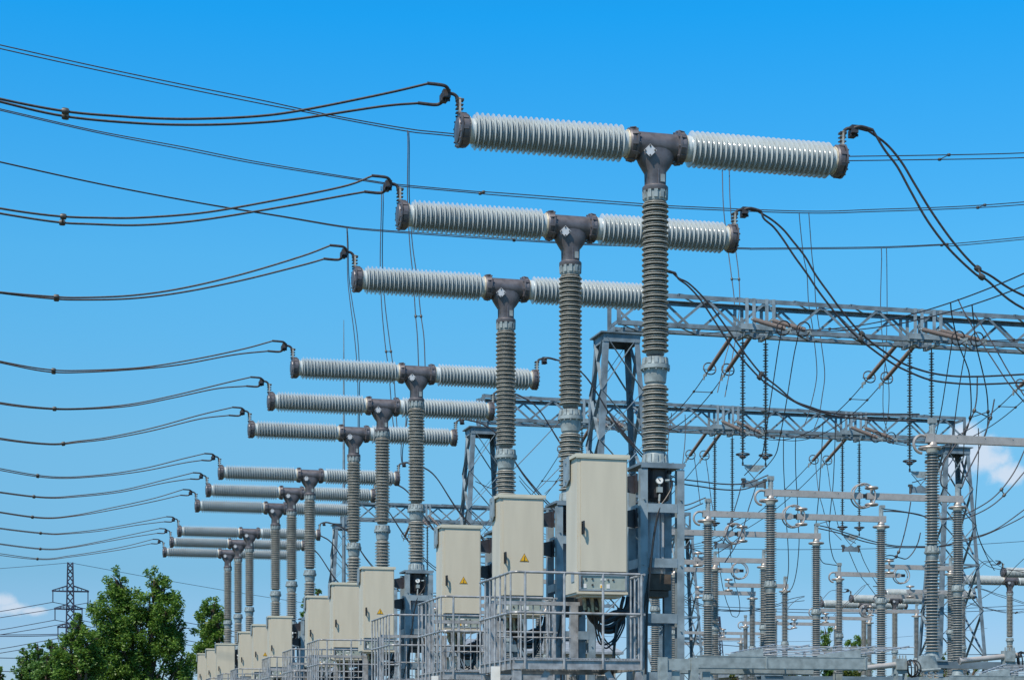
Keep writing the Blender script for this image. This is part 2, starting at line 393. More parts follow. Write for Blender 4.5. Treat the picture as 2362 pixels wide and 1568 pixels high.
        if s < 0:
            k.tube(spline([(s * 2.95, -.10, zz + .04), (s * 2.99, -.14, zz + .075), (s * 3.06, -.16, zz + .09), (s * 3.26, -.165, zz + .095)]), .023, 10)
            k.tube(spline([(s * 2.98, .08, zz - .02), (s * 3.02, .14, zz - .055), (s * 3.10, .165, zz - .07), (s * 3.32, .165, zz - .065)]), .023, 10)
        else:
            k.tube(spline([(2.95, -.06, zz + .03), (3.02, -.08, zz + .05), (3.10, -.08, zz + .05), (3.24, -.08, zz + .02)]), .023, 10)
            k.tube(spline([(2.95, .06, zz + .05), (3.02, .09, zz + .085), (3.10, .09, zz + .09), (3.24, .09, zz + .07)]), .023, 10)
        k.build('cable_clamp', M['conductor'], root)
    # mechanism under the top plate
    d = MB(); d.lathe([(-.50, .13), (-.485, .17), (-.45, .195), (-.02, .20), (-.012, .20)], (0, -.02, 0), n=24); d.box((0, -.20, -.09), (.05, .03, .12)); d.box((.15, -.15, -.10), (.05, .08, .05))
    d.build('mechanism_tank', M['tank'], root)
    gq = MB(); gq.lathe([(0, .056), (.035, .056), (.04, .05)], (-.02, -.225, -.235), (-.1, -1, .05), 24); gq.tube([(-.02, -.23, -.28), (-.02, -.23, -.32)], .018)
    gq.box((-.02, -.24, -.36), (.075, .06, .075)); gq.tube([(.06, -.24, -.23), (.12, -.25, -.23)], .022); gq.tube([(-.02, -.25, -.42), (-.03, -.26, -.52)], .016)
    ga = gq.build('pressure_gauge', M['cast'], root)
    gf = MB(); gf.lathe([(0, .047), (.004, .047)], (-.024, -.264, -.233), (-.1, -1, .05), 24); gf.mi = 1; gf.bar((-.02, -.273, -.235), (-.05, -.273, -.205), .006); gf.lathe([(0, .009), (.008, .009)], (-.024, -.268, -.233), (-.1, -1, .05), 8)
    gf.build('dial', [M['white'], M['bolt']], ga)
    hs_ = MB(); hs_.tube(spline([(.12, -.25, -.23), (.155, -.26, -.25), (.14, -.27, -.35), (.06, -.29, -.48), (-.04, -.31, -.62), (-.10, -.33, -.85), (-.15, -.34, -1.15), (-.20, -.35, -1.5), (-.28, -.36, -2.0), (-.38, -.36, -2.4)]), .014, 8)
    hs_.cut()
    hs_.tube(spline([(-.03, -.26, -.52), (-.05, -.30, -.65), (-.12, -.33, -.95), (-.18, -.35, -1.4), (-.24, -.36, -2.1), (-.26, -.36, -2.9)]), .016, 8)
    hs_.build('hose', M['black'], root)
    a = MB(); a.lathe([(-1.42, .115), (-.6, .115), (-.5, .08)], (-.05, 0, 0), n=20); a.box((.09, .02, -1.02), (.05, .12, .84)); a.lathe([(-1.5, .14), (-1.42, .14)], n=16)
    a.build('operating_cylinder', M['plate'], root)
    a = MB(); a.box((0, .02, -1.62), (.36, .34, .22)); a.box((0, .02, -1.78), (.30, .30, .08))
    a.build('drive_box', M['drive'], root)
    return root

def make_support():
    root = empty('support_frame', (0, 0, 0), '', 'steel frame', 'steel frames carrying the circuit breakers')
    H = 5.51
    t = MB(); t.box((0, 0, H - .02), (.66, .66, .036)); t.box((0, -.315, H - .055), (.62, .03, .034)); bolts(t, (0, 0, H - .002), (0, 0, 1), .27, 8, .016, .025)
    t.build('top_plate', M['galv_d'], root)
    for sx in (-1, 1):
        for sy in (-1, 1):
            p = MB(); x, y = sx * .265, sy * .265
            p.box((x, y + sy * .045, H / 2 - .04), (.105, .010, H - .09)); p.box((x - sx * .0, y - sy * .045, H / 2 - .04), (.105, .010, H - .09)); p.box((x + sx * .048, y, H / 2 - .04), (.009, .08, H - .09))
            for k in range(5): p.lathe([(0, .013), (.02, .013)], (x, y + sy * .05, H - .5 - k * .9), (0, sy, 0), 6)
            p.build('post', M['galv'], root)
    for z, hh in ((-.62, .12), (-1.37, .125), (-2.13, .13), (-2.93, .13), (-3.9, .13), (-4.9, .13)):
        b = MB()
        for sy in (-1, 1): b.box((0, sy * .316, H + z), (.425, .012, hh)); b.cut()
        for sx in (-1, 1): b.box((sx * .316, 0, H + z), (.012, .425, hh)); b.cut()
        b.build('cross_plate', M['galv'], root)
    f = MB(); f.box((0, 0, .1), (1.1, 1.1, .3)); f.build('footing', M['concrete'], root)
    # side lugs carrying the control cabinet
    l = MB()
    for z in (H - .25, H - .72):
        l.prism([(-.66, -.12, z + .03), (-.33, -.12, z + .10), (-.33, -.12, z - .16), (-.50, -.12, z - .13), (-.66, -.12, z - .05)], (0, 0, 0), (0, .03, 0)); l.box((-.33, -.12, z - .02), (.03, .14, .26)); l.cut()
    l.build('cabinet_bracket', M['tank'], root)
    return root

def make_cabinet(sign):
    root = empty('control_cabinet', (0, 0, 0), '', 'cabinet', 'beige control cabinets along the row')
    w, d, h = .69, .55, 1.87     # origin: front left top corner
    b = MB(); b.box((w / 2, d / 2 + .012, -.80), (w, d - .024, 1.54)); 
    b.box((.0, d / 2, -1.70), (.03, d - .02, .26)); b.box((w - .01, d / 2, -1.70), (.02, d - .02, .26)); b.box((w / 2, d - .02, -1.70), (w, .02, .26))
    b.box((w / 2, .012, -1.835), (w + .02, .03, .03)); b.box((w / 2, d / 2, -1.845), (w, d, .025)); b.box((w / 2, d / 2 + .1, -1.70), (w - .05, d - .25, .25))
    b.box((.02, .005, -.78), (.035, .015, 1.55)); b.box((w - .008, .005, -.78), (.016, .012, 1.55)); b.box((.35, .2, -1.875), (.55, .3, .03))
    b.build('body', M['cabinet'], root)
    l = MB(); l.box((w / 2, d / 2, -.012), (w + .06, d + .06, .045)); l.box((w / 2, -.022, -.035), (w + .055, .012, .03)); l.build('lid', M['lid'], root)
    dr = MB(); dr.box((w / 2 + .012, -.002, -.80), (w - .055, .018, 1.50)); door = dr.build('door', M['cabinet'], root)
    hd = MB(); hd.box((.065, -.014, -.975), (.034, .008, .17)); hd.box((.065, -.018, -.93), (.026, .020, .05)); hd.box((.065, -.018, -1.04), (.022, .020, .03)); hd.tube([(.065, -.066, -.89), (.065, -.074, -.98), (.065, -.066, -1.06)], .014); hd.tube([(.065, -.015, -.92), (.065, -.068, -.92)], .012); hd.tube([(.065, -.015, -1.04), (.065, -.068, -1.04)], .012)
    hd.build('handle', M['black'], door)
    if sign:
        s = MB(); cx, cz, a = .375, -.985, .083
        tri = lambda k, y: [(cx - k * a * .9, y, cz - k * a * .52), (cx + k * a * .9, y, cz - k * a * .52), (cx, y, cz + k * a * 1.04)]
        s.prism(tri(1, -.012), (0, 0, 0), (0, -.003, 0)); s.mi = 1; s.prism(tri(.86, -.016), (0, 0, 0), (0, -.002, 0)); s.mi = 0; s.prism(tri(.70, -.0185), (0, 0, 0), (0, -.001, 0)); s.mi = 1; s.prism(tri(.66, -.020), (0, 0, 0), (0, -.001, 0)); s.mi = 0
        z_ = lambda x, z: (cx + x * .001, -.0225, cz + z * .001)
        s.prism([z_(8, 46), z_(-9, 12), z_(0, 14), z_(-5, -12), z_(-12, -9), z_(-2, -34), z_(6, -8), z_(1, -11), z_(10, 20), z_(1, 18), z_(14, 44)], (0, 0, 0), (0, -.002, 0))
        s.build('warning_sign', [M['bolt'], M['yellow']], root, smooth=False)
    f = MB(); f.box((w / 2, .02, -1.575), (w - .03, .02, .03)); f.box((w / 2, .015, -1.60), (w - .02, .015, .014)); f.box((w / 2, .012, -1.80), (w - .02, .02, .02)); f.box((.035, .012, -1.70), (.03, .02, .2)); f.box((w - .015, .012, -1.70), (.02, .02, .2))
    f.build('panel_frame', M['blue'], root)
    p = MB(); p.box((w / 2 + .01, .028, -1.70), (w - .07, .012, .19)); pn = p.build('control_panel', M['panel'], root)
    q = MB()
    for x, z in ((.12, -1.65), (.21, -1.65), (.43, -1.66), (.21, -1.73), (.50, -1.66)): q.cut(); q.lathe([(0, .014), (.012, .014)], (x, .022, z), (0, -1, 0), 10)
    q.cut(); q.box((.055, .005, -1.69), (.02, .02, .14)); q.mi = 1
    for x in (.34, .43, .105): q.cut(); q.box((x, .02, -1.745), (.045, .008, .055))
    q.cut(); q.box((.36, .02, -1.655), (.07, .006, .025)); q.mi = 2; q.cut(); q.box((.332, .014, -1.75), (.022, .006, .035))
    q.build('switch', [M['bolt'], M['white'], M['yellow']], pn)
    v = MB(); v.box((-.018, .17, -1.62), (.012, .14, .13)); v.build('side_plate', M['blue'], root)
    for s_ in (-1, 1):
        e = MB(); X = -.035 if s_ < 0 else w + .035
        e.prism([(X, d * .55, .02), (X, d + .04, .0), (X, d + .04, -.36), (X, d * .75, -.36), (X, d * .55, -.30)], (0, 0, 0), (.012, 0, 0)); e.box((X, d * .8, -.05), (.04, .03, .03)); e.box((X, d * .8, -.30), (.04, .03, .03))
        e.build('mounting_lug', M['galv'], root)
    g_ = MB()
    for k in range(5): 
        g_.cut(); g_.tube([(.14 + .055 * k, .2 + .03 * (k % 2), -1.86), (.15 + .055 * k, .2 + .03 * (k % 2), -1.93), (.165 + .055 * k, .21, -2.05 - .03 * (k % 3))], [.028, .026, .022])
    g_.build('cable_gland', M['tan'], root)
    c = MB(); rr = random.Random(3)
    for k in range(9):
        c.cut(); x0 = .15 + .055 * (k % 5); dpt = -2.13 - .024 * k + rr.uniform(-.02, .02); xe = .78 + rr.uniform(-.05, .08)
        c.tube(spline([(x0, .22, -1.9), (x0 + .02, .22, -2.02), ((x0 + .36) / 2 + .06, .25 + .02 * k, dpt + .06), (.42 + .02 * k, .28 + .02 * k, dpt), (.62 + .012 * k, .32 + .02 * k, dpt + .08), (xe, .40, -2.02 + rr.uniform(-.05, .05)), (xe + .05, .45, -1.85)]), .026, 6)
    for k in range(3):
        c.cut(); c.tube(spline([(.30 + .05 * k, .25, -2.05), (.34 + .03 * k, .3, -2.3), (.42 + .06 * k, .34, -2.50 - .05 * (k % 2)), (.60 + .03 * k, .38, -2.45), (.72 + .03 * k, .42, -2.25), (.80, .45, -2.1)]), .012, 6)
    c.cut(); c.tube(spline([(.70, .42, -2.0), (.62, .40, -2.7), (.60, .42, -3.3), (.55, .45, -4.2), (.55, .45, -5.45)]), .02, 6)
    c.build('cable', M['black'], root)
    return root

def make_platform():
    root = empty('service_platform', (0, 0, 0), '', 'platform', 'railed service platforms before the cabinets')
    x0, x1, y0, y1, zf, zr = 0.0, 1.74, 0.0, 1.78, 2.75, 3.87     # origin: front left corner on the ground
    f = MB()
    for (a, b) in (((x0, y0), (x1, y0)), ((x1, y0), (x1, y1)), ((x1, y1), (x0, y1)), ((x0, y1), (x0, y0))):
        A = Vector((*a, zf - .065)); B = Vector((*b, zf - .065)); dv = (B - A).normalized(); f.bar(A + dv * .006, B - dv * .006, .12, .012, up=Vector((0, 0, 1)).cross(dv))
        f.bar(A + dv * .006 + Vector((0, 0, .06)), B - dv * .006 + Vector((0, 0, .06)), .012, .05, up=Vector((0, 0, 1)).cross(dv)); 
    f.build('deck_beam', M['rail'], root)
    gm = MB()
    n = 44
    for i in range(1, n): x = x0 + (x1 - x0) * i / n; gm.box((x, (y0 + y1) / 2, zf), (.006, y1 - y0 - .03, .032))
    for i in range(0, 12): y = y0 + .06 + (y1 - y0 - .12) * i / 11; gm.box(((x0 + x1) / 2, y, zf + .022), (x1 - x0 - .02, .008, .01))
    gm.build('grating', M['rail'], root, smooth=False)
    r = MB(); o = -.022
    for z in (zr, zf + .60):
        r.tube(spline([(x0 + .12, y0 + o, z), (x0 + .03, y0 + o, z), (x0 + o, y0 + .06, z), (x0 + o, y0 + .12, z)], 4), .017, 8)
        r.tube([(x0 + .12, y0 + o, z), (x1 - .04, y0 + o, z)], .017); r.tube([(x0 + o, y0 + .12, z), (x0 + o, y1 - .03, z)], .017)
        r.tube([(x1 + .02, y0 + o, z), (x1 + .02, y0 + .55, z)], .017)
    for i in range(4): x = x0 + .15 + (x1 - .17 - x0) * i / 3; r.tube([(x, y0 + o, zf - .12), (x, y0 + o, zr)], .017, 8)
    for i in range(7): y = y0 + .06 + (y1 - .1) * i / 6; r.tube([(x0 + o, y, zf - .12), (x0 + o, y, zr)], .013, 8)
    for i in range(4): y = y0 + .04 + .17 * i; r.tube([(x1 + .02, y, zf - .12), (x1 + .02, y, zr)], .013, 8)
    r.build('guard_rail', M['rail'], root)
    # rear gate frame with fine bars
    g_ = MB(); zt = zf + .82
    for x in (x0 + .10, x0 + 1.25): g_.box((x, y1 - .22, (zf + zt) / 2), (.09, .07, zt - zf)); g_.box((x + .055, y1 - .22, (zf + zt) / 2), (.014, .09, zt - zf - .01))
    g_.box((x0 + .72, y1 - .22, zt + .02), (1.24, .07, .05))
    for i in range(9): x = x0 + .26 + .105 * i; g_.tube([(x, y1 - .22, zf + .02), (x, y1 - .22, zt)], .009, 6)
    g_.tube([(x0 + .1, y1 - .25, zf + .12 + .25), (x0 + 1.2, y1 - .25, zf + .37)], .012, 6)
    g_.build('rear_gate', M['rail'], root)
    for (x, y) in ((x0 + .05, y0 + .05), (x1 - .05, y0 + .05), (x0 + .05, y1 - .05), (x1 - .05, y1 - .05)):
        l = MB(); l.angle((x - .04, y - .04, 0), (x - .04, y - .04, zf - .14), .10, .010)
        sx = 1 if x < .8 else -1
        l.bar((x, y, zf - .85), (x + sx * .42, y, zf - .15), .08, .012, up=(0, 1, 0))
        l.build('leg', M['rail'], root)
    return root

brk0 = make_breaker(); sup0 = make_support(); cabS = make_cabinet(True); cabN = make_cabinet(False); plat0 = make_platform()
index_kids()
SIGN = {1, 2, 3, 7}
first = {}
def place(proto, key, loc, label):
    if key not in first:
        first[key] = proto; proto.location = loc; proto['label'] = label; return proto
    return dup(proto, loc, label)
for i, (x, y) in enumerate(BREAK):
    b, p = BAYN[i // 3], PHN[i % 3]
    bl = {0: 'largest and highest T shaped breaker, right in front of the rest of the row', 11: 'smallest T shaped breaker, last of the row next to the big tree'}.get(i, 'grey T shaped breaker with ribbed arms, %s one of the %s group of three' % (p, b))
    place(brk0, 'b', (x, y, ZBASE), bl)
    place(sup0, 's', (x, y, 0), 'blue grey steel frame under the %s breaker of the %s group' % (p, b))
    sg = i in SIGN
    place(cabS if sg else cabN, sg, (x - 1.347, y - .776, ZBASE - .0),
          'beige cabinet %s, beside the %s breaker of the %s group' % ('with yellow warning triangle' if sg else 'with plain door and black handle', p, b))
    place(plat0, 'p', (x - 2.39, y - 1.40, 0), 'grey railed steel platform before the %s cabinet of the %s group' % (p, b))

# five more breakers of the same kind far off to the right
for k, (yy, lab) in enumerate(((83.1, 'distant pale breaker arm cut off by the right edge of the picture'), (87.4, 'distant T shaped breaker standing alone right of the lattice tower'), (96.4, 'far T shaped breaker behind the right lattice tower, highest of three close together'),
                               (100.7, 'far T shaped breaker between the post insulators, middle of three close together'), (104.9, 'far T shaped breaker, lowest and leftmost of three close together'))):
    dup(brk0, (48.8, yy, ZBASE), lab, 'distant circuit breakers on the right'); dup(sup0, (48.8, yy, 0), 'steel frame under distant right breaker, ' + ['cut by the picture edge', 'the lone one right of the tower', 'rear right of three', 'middle of three', 'leftmost of three'][k], 'steel frames of the distant breakers')

# ------------------------------------------------------------------ conductors
def wire(name, tracks, r, label, cat, group, spacers=(), mt='conductor', n=6, sp_r=.035):
    """a bundle of one or two cables (each a list of world points) with its spacers"""
    cur_ = [spline(t) for t in tracks]
    if len(cur_) == 1 and not spacers:
        m = MB(); m.tube(cur_[0], r, n); return tag(m.build(name, M[mt]), label, cat, group)
    root = empty(name, cur_[0][0], label, cat, group)
    o = cur_[0][0]
    for c in cur_:
        m = MB(); m.tube([p - o for p in c], r, n); m.build('cable', M[mt], root)
    for s in spacers:
        i0 = min(range(len(cur_[0])), key=lambda i: abs(i / (len(cur_[0]) - 1) - s)); a = cur_[0][i0]
        b = min(cur_[1], key=lambda p: (p - a).length) if len(cur_) > 1 else a + Vector((0, .05, 0))
        m = MB(); m.bar(a - o, b - o, .022, .022)
        for q in (a, b): m.lathe([(-sp_r, sp_r * .8), (-sp_r * .5, sp_r), (sp_r * .5, sp_r), (sp_r, sp_r * .8)], q - o, (cur_[0][min(i0 + 1, len(cur_[0]) - 1)] - cur_[0][i0 - 1]).normalized(), 10)
        m.build('spacer', M['bolt'], root)
    return root
def tr(zf, pts, y0, y1=None):
    k = len(pts); res = []
    for i, (u, v) in enumerate(pts):
        y = y0 if y1 is None else y0 + (y1 - y0) * i / (k - 1)
        res.append(at(*zf(u, v), y))
    return res
# left twin conductors: breaker terminal -> left, all in their own breaker plane
LT = [
 (Z8, [(1900,345),(1500,425),(1270,455),(1000,467),(800,466),(600,455),(325,430),(0,368),(-300,290)], [(1900,405),(1500,465),(1270,487),(1000,497),(700,490),(325,455),(0,382),(-300,300)], .78),
 (Z8, [(1700,805),(1300,885),(1000,935),(700,958),(500,959),(280,950),(0,912),(-300,850)], [(1700,850),(1400,905),(1000,970),(700,995),(450,990),(280,980),(0,937),(-300,880)], .74),
 (Z8, [(1500,1150),(1200,1240),(900,1310),(650,1345),(400,1355),(255,1350),(0,1328),(-300,1285)], [(1500,1195),(1200,1270),(900,1330),(650,1360),(400,1366),(255,1360),(0,1332),(-300,1285)], .74),
 (ZD, [(560,805),(450,828),(330,847),(200,854),(110,852),(0,833),(-140,800)], [(540,818),(420,840),(330,850),(200,858),(110,857),(0,836),(-140,805)], .70),
 (ZD, [(520,883),(400,912),(300,932),(200,941),(112,941),(0,928),(-140,900)], [(500,896),(400,917),(300,936),(200,943),(112,943),(0,931),(-140,900)], .70),
 (ZD, [(460,957),(350,987),(250,1008),(180,1017),(115,1023),(0,1010),(-140,980)], [(460,966),(350,993),(250,1012),(180,1020),(115,1025),(0,1013),(-140,985)], .66),
 (ZD, [(420,1058),(330,1080),(230,1095),(120,1099),(0,1080),(-140,1050)], [(420,1068),(330,1086),(230,1098),(120,1102),(0,1084),(-140,1054)], .72),
 (ZD, [(380,1106),(280,1130),(180,1142),(105,1146),(0,1134),(-140,1112)], [(380,1113),(280,1134),(180,1145),(105,1148),(0,1136),(-140,1114)], .72),
 (ZD, [(350,1150),(250,1172),(170,1188),(100,1193),(0,1180),(-140,1155)], [(350,1157),(250,1177),(170,1190),(100,1195),(0,1182),(-140,1157)], .72),
 (ZD, [(320,1204),(230,1220),(150,1229),(105,1229),(0,1217),(-140,1195)], [(320,1210),(230,1224),(150,1231),(105,1231),(0,1219),(-140,1197)], .70),
 (ZD, [(300,1233),(220,1250),(160,1261),(105,1265),(0,1253),(-140,1230)], [(300,1239),(220,1253),(160,1263),(105,1267),(0,1255),(-140,1232)], .68),
 (ZD, [(290,1259),(220,1272),(160,1281),(98,1288),(0,1276),(-140,1256)], [(290,1265),(220,1276),(160,1284),(98,1290),(0,1280),(-140,1258)], .68)]
for i, (zf, U, Lo, sp) in enumerate(LT):
    x, y = BREAK[i]; zz = ZBASE + ZT + .44
    a = [Vector((x - 3.24, y - .165, zz + .095))] + tr(zf, U, y - .165)
    b = [Vector((x - 3.30, y + .165, zz - .065))] + tr(zf, Lo, y + .165)
    nU = len(a)
    wire('twin_conductor', [a, b], .0165, 'sagging black twin cable running left from the %s breaker of the %s group' % (PHN[i % 3], BAYN[i // 3]), 'cable', 'twin cables leaving the breakers to the left', spacers=(sp,), sp_r=.045)

# ------------------------------------------------------------------ disconnectors
XL, XR, HD = 16.9, 21.75, 5.85
def post_insulator(mb, z0, z1, n, rc, rb, x=0, y=0):
    p = (z1 - z0) / n; pr = [(z0 - .02, rc)]
    for i in range(n):
        a = z0 + i * p
        pr += [(a, rc), (a + p * .22, rc), (a + p * .20, rb - .008), (a + p * .24, rb), (a + p * .33, rb - .002), (a + p * .46, rc + .004)]
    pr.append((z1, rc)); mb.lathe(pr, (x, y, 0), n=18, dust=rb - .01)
def add_post(root, x, z_top=7.40, twist=1, name='post_insulator', half=True):
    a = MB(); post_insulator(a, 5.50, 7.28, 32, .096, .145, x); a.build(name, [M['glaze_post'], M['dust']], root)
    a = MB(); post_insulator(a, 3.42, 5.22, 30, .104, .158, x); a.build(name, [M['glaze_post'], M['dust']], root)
    f = MB()
    f.lathe([(5.20, .10), (5.22, .115), (5.30, .12), (5.33, .155), (5.36, .158), (5.37, .12), (5.46, .112), (5.50, .09)], (x, 0, 0), n=20); lug_ring(f, 5.37, 5.47, .125, .112, 8, (x, 0, 0))
    f.cut(); f.lathe([(3.26, .175), (3.29, .175), (3.30, .14), (3.42, .12), (3.44, .1)], (x, 0, 0), n=20)
    f.cut(); f.lathe([(7.26, .09), (7.28, .115), (7.36, .12), (7.38, .09), (7.44, .09)], (x, 0, 0), n=20)
    f.build('flange', M['cast'], root)
    s = MB()
    for sx in (-1, 1):
        s.box((x + sx * .14, -.10, 1.62), (.08, .010, 3.24)); s.box((x + sx * .175, -.06, 1.62), (.010, .07, 3.24)); s.box((x + sx * .14, .10, 1.62), (.08, .010, 3.24))
    for k in range(5): s.box((x, -.112, .5 + k * .62), (.34, .01, .08))
    s.box((x, 0, 3.248), (.45, .40, .025)); s.build('post_support', M['galv'], root)
def make_disc(mode):
    """mode: 'closed' both arms, 'left' only left arm, 'right' only right arm; origin under the left post"""
    root = empty('disconnector', (0, 0, 0), '', 'disconnector', 'disconnectors on tall post insulators'); W_ = XR - XL; zc = 1.7 + HD; mid = W_ * .49
    if mode != 'right':
        add_post(root, 0)
        a = MB(); a.box((mid / 2 - .03, 0, zc), (mid - .10, .10, .155)); a.box((-.06, 0, zc), (.16, .125, .17)); a.box((mid - .12, 0, zc), (.18, .08, .11))
        for k in range(3): a.lathe([(0, .010), (.012, .010)], (.5 + k * .6, -.05, zc + .05), (0, -1, 0), 6)
        a.build('blade_arm', M['alu'], root)
        c = MB(); c.torus((-.05, 0, zc - .19), (0, 0, 1), .20, .028); c.torus((-.22, 0, zc - .12), (0, 1, 0), .17, .03, 20, 8, R(90), R(290), (1, 0, 0)); c.lathe([(7.42, .10), (7.48, .07)], n=16)
        c.build('corona_ring', M['ring'], root)
        t = MB(); t.box((0, 0, zc + .20), (.09, .09, .24)); t.box((0, 0, zc + .34), (.14, .12, .10)); t.lathe([(zc + .08, .06), (zc + .30, .05)], n=12)
        for k in range(3): t.lathe([(-.07, .012), (.07, .012)], (.0, 0, zc + .16 + .06 * k), (1, 0, 0), 6)
        t.build('terminal', M['cast'], root)
        r_ = MB()
        for yy in (-.10, .06): r_.torus((mid - .02, yy, zc), (0, 1, 0), .285, .020, 32)
        for aa in (0, 180): r_.bar((mid - .02, -.12, zc + .26 * math.cos(R(aa))), (mid - .02, .08, zc + .26 * math.cos(R(aa))), .03)
        r_.build('contact_ring', M['ring'], root)
        k_ = MB(); k_.box((mid + .05, 0, zc), (.16, .05, .10)); k_.build('contact', M['black'], root)
    if mode != 'left':
        add_post(root, W_)
        a = MB(); x2 = mid + .16; a.box(((x2 + W_) / 2 + .03, 0, zc), (W_ - x2 - .02, .10, .155)); a.box((W_ + .04, 0, zc), (.16, .125, .17)); a.box((x2 + .02, 0, zc), (.2, .12, .15)); a.build('blade_arm', M['alu'], root)
        c = MB(); c.torus((W_, 0, zc - .20), (0, 0, 1), .20, .026); c.lathe([(7.42, .10), (7.47, .07)], (W_, 0, 0), n=16); c.build('corona_ring', M['ring'], root)
        c = MB()
        for s in (-1, 1): c.cut(); c.torus((x2 + .05, 0, zc + s * .20), (0, 0, 1), .135, .030, 20, 8); c.bar((x2 + .05, 0, zc), (x2 + .05, 0, zc + s * .20), .03, .10)
        c.build('jaw_shield', M['ring'], root)
        t = MB(); t.box((W_, 0, zc + .20), (.09, .09, .24)); t.box((W_ + .03, 0, zc + .33), (.12, .12, .08)); t.lathe([(zc + .08, .06), (zc + .30, .05)], (W_, 0, 0), n=12)
        t.build('terminal', M['cast'], root)
    bm = MB()
    for yy in (-.16, .16): bm.box((W_ / 2, yy, 3.17), (W_ + .6, .012, .13)); bm.box((W_ / 2, yy * .88, 3.232), (W_ + .6, .04, .010))
    if mode == 'left': bm = MB(); bm.box((.2, -.16, 3.17), (1.2, .012, .13))
    if mode == 'right': bm = MB(); bm.box((W_ - .2, -.16, 3.17), (1.2, .012, .13))
    bm.build('base_beam', M['galv_d'], root)
    return root
DC, DL_, DR_ = make_disc('closed'), make_disc('left'), make_disc('right')
index_kids()
used = set()
def disc(proto, loc, label, group='disconnectors on tall post insulators'):
    if proto.name not in used:
        used.add(proto.name); proto.location = loc; proto['label'] = label; return proto
    return dup(proto, loc, label, group)
DPOS = []
for i, (x, y) in enumerate(BREAK):
    if i in (0, 1): continue      # these stand outside the picture
    DPOS.append((XL, y))
    nm = {2: 'tallest disconnector at the right edge on the thickest post insulators', 3: 'disconnector with highest full blade arm, left of the tallest post', 4: 'disconnector with second blade arm down, posts right of the near steel frame',
          5: 'disconnector with third blade arm down, left post hidden by the near steel frame'}.get(i)
    disc(DC, (XL, y, 0), nm or 'distant disconnector mostly hidden behind cabinets, beside %s breaker of %s group' % (PHN[i % 3], BAYN[i // 3]))
# second row beyond: located from the pixel of one arm end (blade height is common)
def disc_at(proto, u, v, xoff, label):
    p = ath(u, v, HD); return disc(proto, (p.x - xoff, p.y, 0), label)
W_ = XR - XL; mid = W_ * .49
disc_at(DL_, *Z4(1165, 915), 0, 'open disconnector, single blade arm to the right ending in twin rings')
disc_at(DR_, *Z4(830, 990), W_, 'open disconnector, single blade arm to the left from a ring topped post')
disc_at(DR_, *Z4(630, 1035), W_, 'open disconnector, shorter arm with jaw shields behind second post')
disc_at(DR_, *Z4(1925, 1030), W_, 'open disconnector by the lattice tower with single arm to the left')
disc_at(DR_, *Z4(1850, 880), W_, 'open disconnector, arm just above the twin rings beside the tower')
disc_at(DC, *Z4(1640, 1147), W_, 'distant disconnector with a full arm below the far breakers')
disc_at(DC, *Z4(1350, 1190), W_, 'distant disconnector with full arm just under the far breaker arms')
disc_at(DC, *Z4(1145, 1225), W_, 'distant disconnector with full arm above the small green trees')
disc_at(DC, *Z4(690, 1282), W_, 'small distant disconnector low behind the two tallest left posts')
disc_at(DC, *Z4(560, 1316), W_, 'small distant disconnector, lowest but one of the far arms')
disc_at(DL_, *Z4(150, 885), 0, 'distant open disconnector, left arm behind near steel frame with twin rings')
disc_at(DL_, *Z4(1430, 1052), 0, 'distant open disconnector between the third and fourth big posts')
disc_at(DR_, *Z4(700, 835), W_, 'distant open disconnector with jaw shields near the second steel tower leg')
disc_at(DC, *Z4(375, 1345), W_, 'smallest distant disconnector, lowest of the far arms beside near frame')

# right hand twin conductors from the breakers to the disconnectors
RT = {
 0: (ZD, [(2045,333),(2080,375),(2110,425),(2150,490),(2200,560),(2250,615),(2285,636),(2362,682),(2560,760),(2745,797)], [(2040,345),(2070,385),(2100,440),(2140,510),(2190,575),(2250,632),(2275,645),(2362,712),(2560,785),(2745,805)], .62),
 1: (Z3, [(763,-347),(835,-286),(895,-214),(973,-115),(1040,0),(1130,125),(1200,220),(1300,340),(1400,430),(1500,500),(1600,560),(1750,610),(1900,633),(2050,636),(2200,630),(2346,622)], [(715,-353),(775,-301),(835,-223),(907,-115),(990,0),(1060,105),(1180,260),(1260,350),(1350,430),(1500,540),(1600,595),(1750,655),(1900,677),(2050,684),(2200,680),(2346,672)], .52),
 2: (Z3, [(180,20),(240,50),(320,125),(400,220),(480,330),(540,415),(620,525),(700,620),(800,700),(900,785),(1000,825),(1120,862),(1250,875),(1450,872),(1690,872)], [(180,25),(240,70),(320,160),(420,310),(500,430),(600,550),(700,655),(785,715),(900,790),(1000,835),(1150,880),(1300,900),(1450,912),(1670,912)], .53),
}
for i, (x, y) in enumerate(BREAK):
    zz = ZBASE + ZT + .44
    A = Vector((x + 3.24, y + .09, zz + .07)); B = Vector((x + 3.24, y - .08, zz + .02))
    if i in RT:
        zf, U, Lo, sp = RT[i]
        a = [A] + tr(zf, U, y + .09); b = [B] + tr(zf, Lo, y - .08)
    else:
        E1 = Vector((XL - .1, y - .1, 7.95)); E2 = Vector((XL - .1, y + .1, 7.83)); a, b = [], []
        for (P, Q, lst) in ((A, E1, a), (B, E2, b)):
            for t in (0, .06, .15, .3, .5, .7, .88, 1):
                q = P.lerp(Q, t); 
                s = (0, .02, .12, .30, .60, .78, .98, 1)[(0, .06, .15, .3, .5, .7, .88, 1).index(t)]
                q.z = P.z + (Q.z - P.z) * s - 1.0 * math.sin(math.pi * t) ** 1.3 * (.3 if t < .2 else 1) ; lst.append(q)
        sp = .6
    wire('twin_conductor', [a, b], .0165, 'curved black twin cable dropping right from the %s breaker of the %s group' % (PHN[i % 3], BAYN[i // 3]), 'cable', 'twin cables leaving the breakers to the right', spacers=(sp,), sp_r=.045)
y5 = BREAK[5][1]; y4 = BREAK[4][1]; y3 = BREAK[3][1]
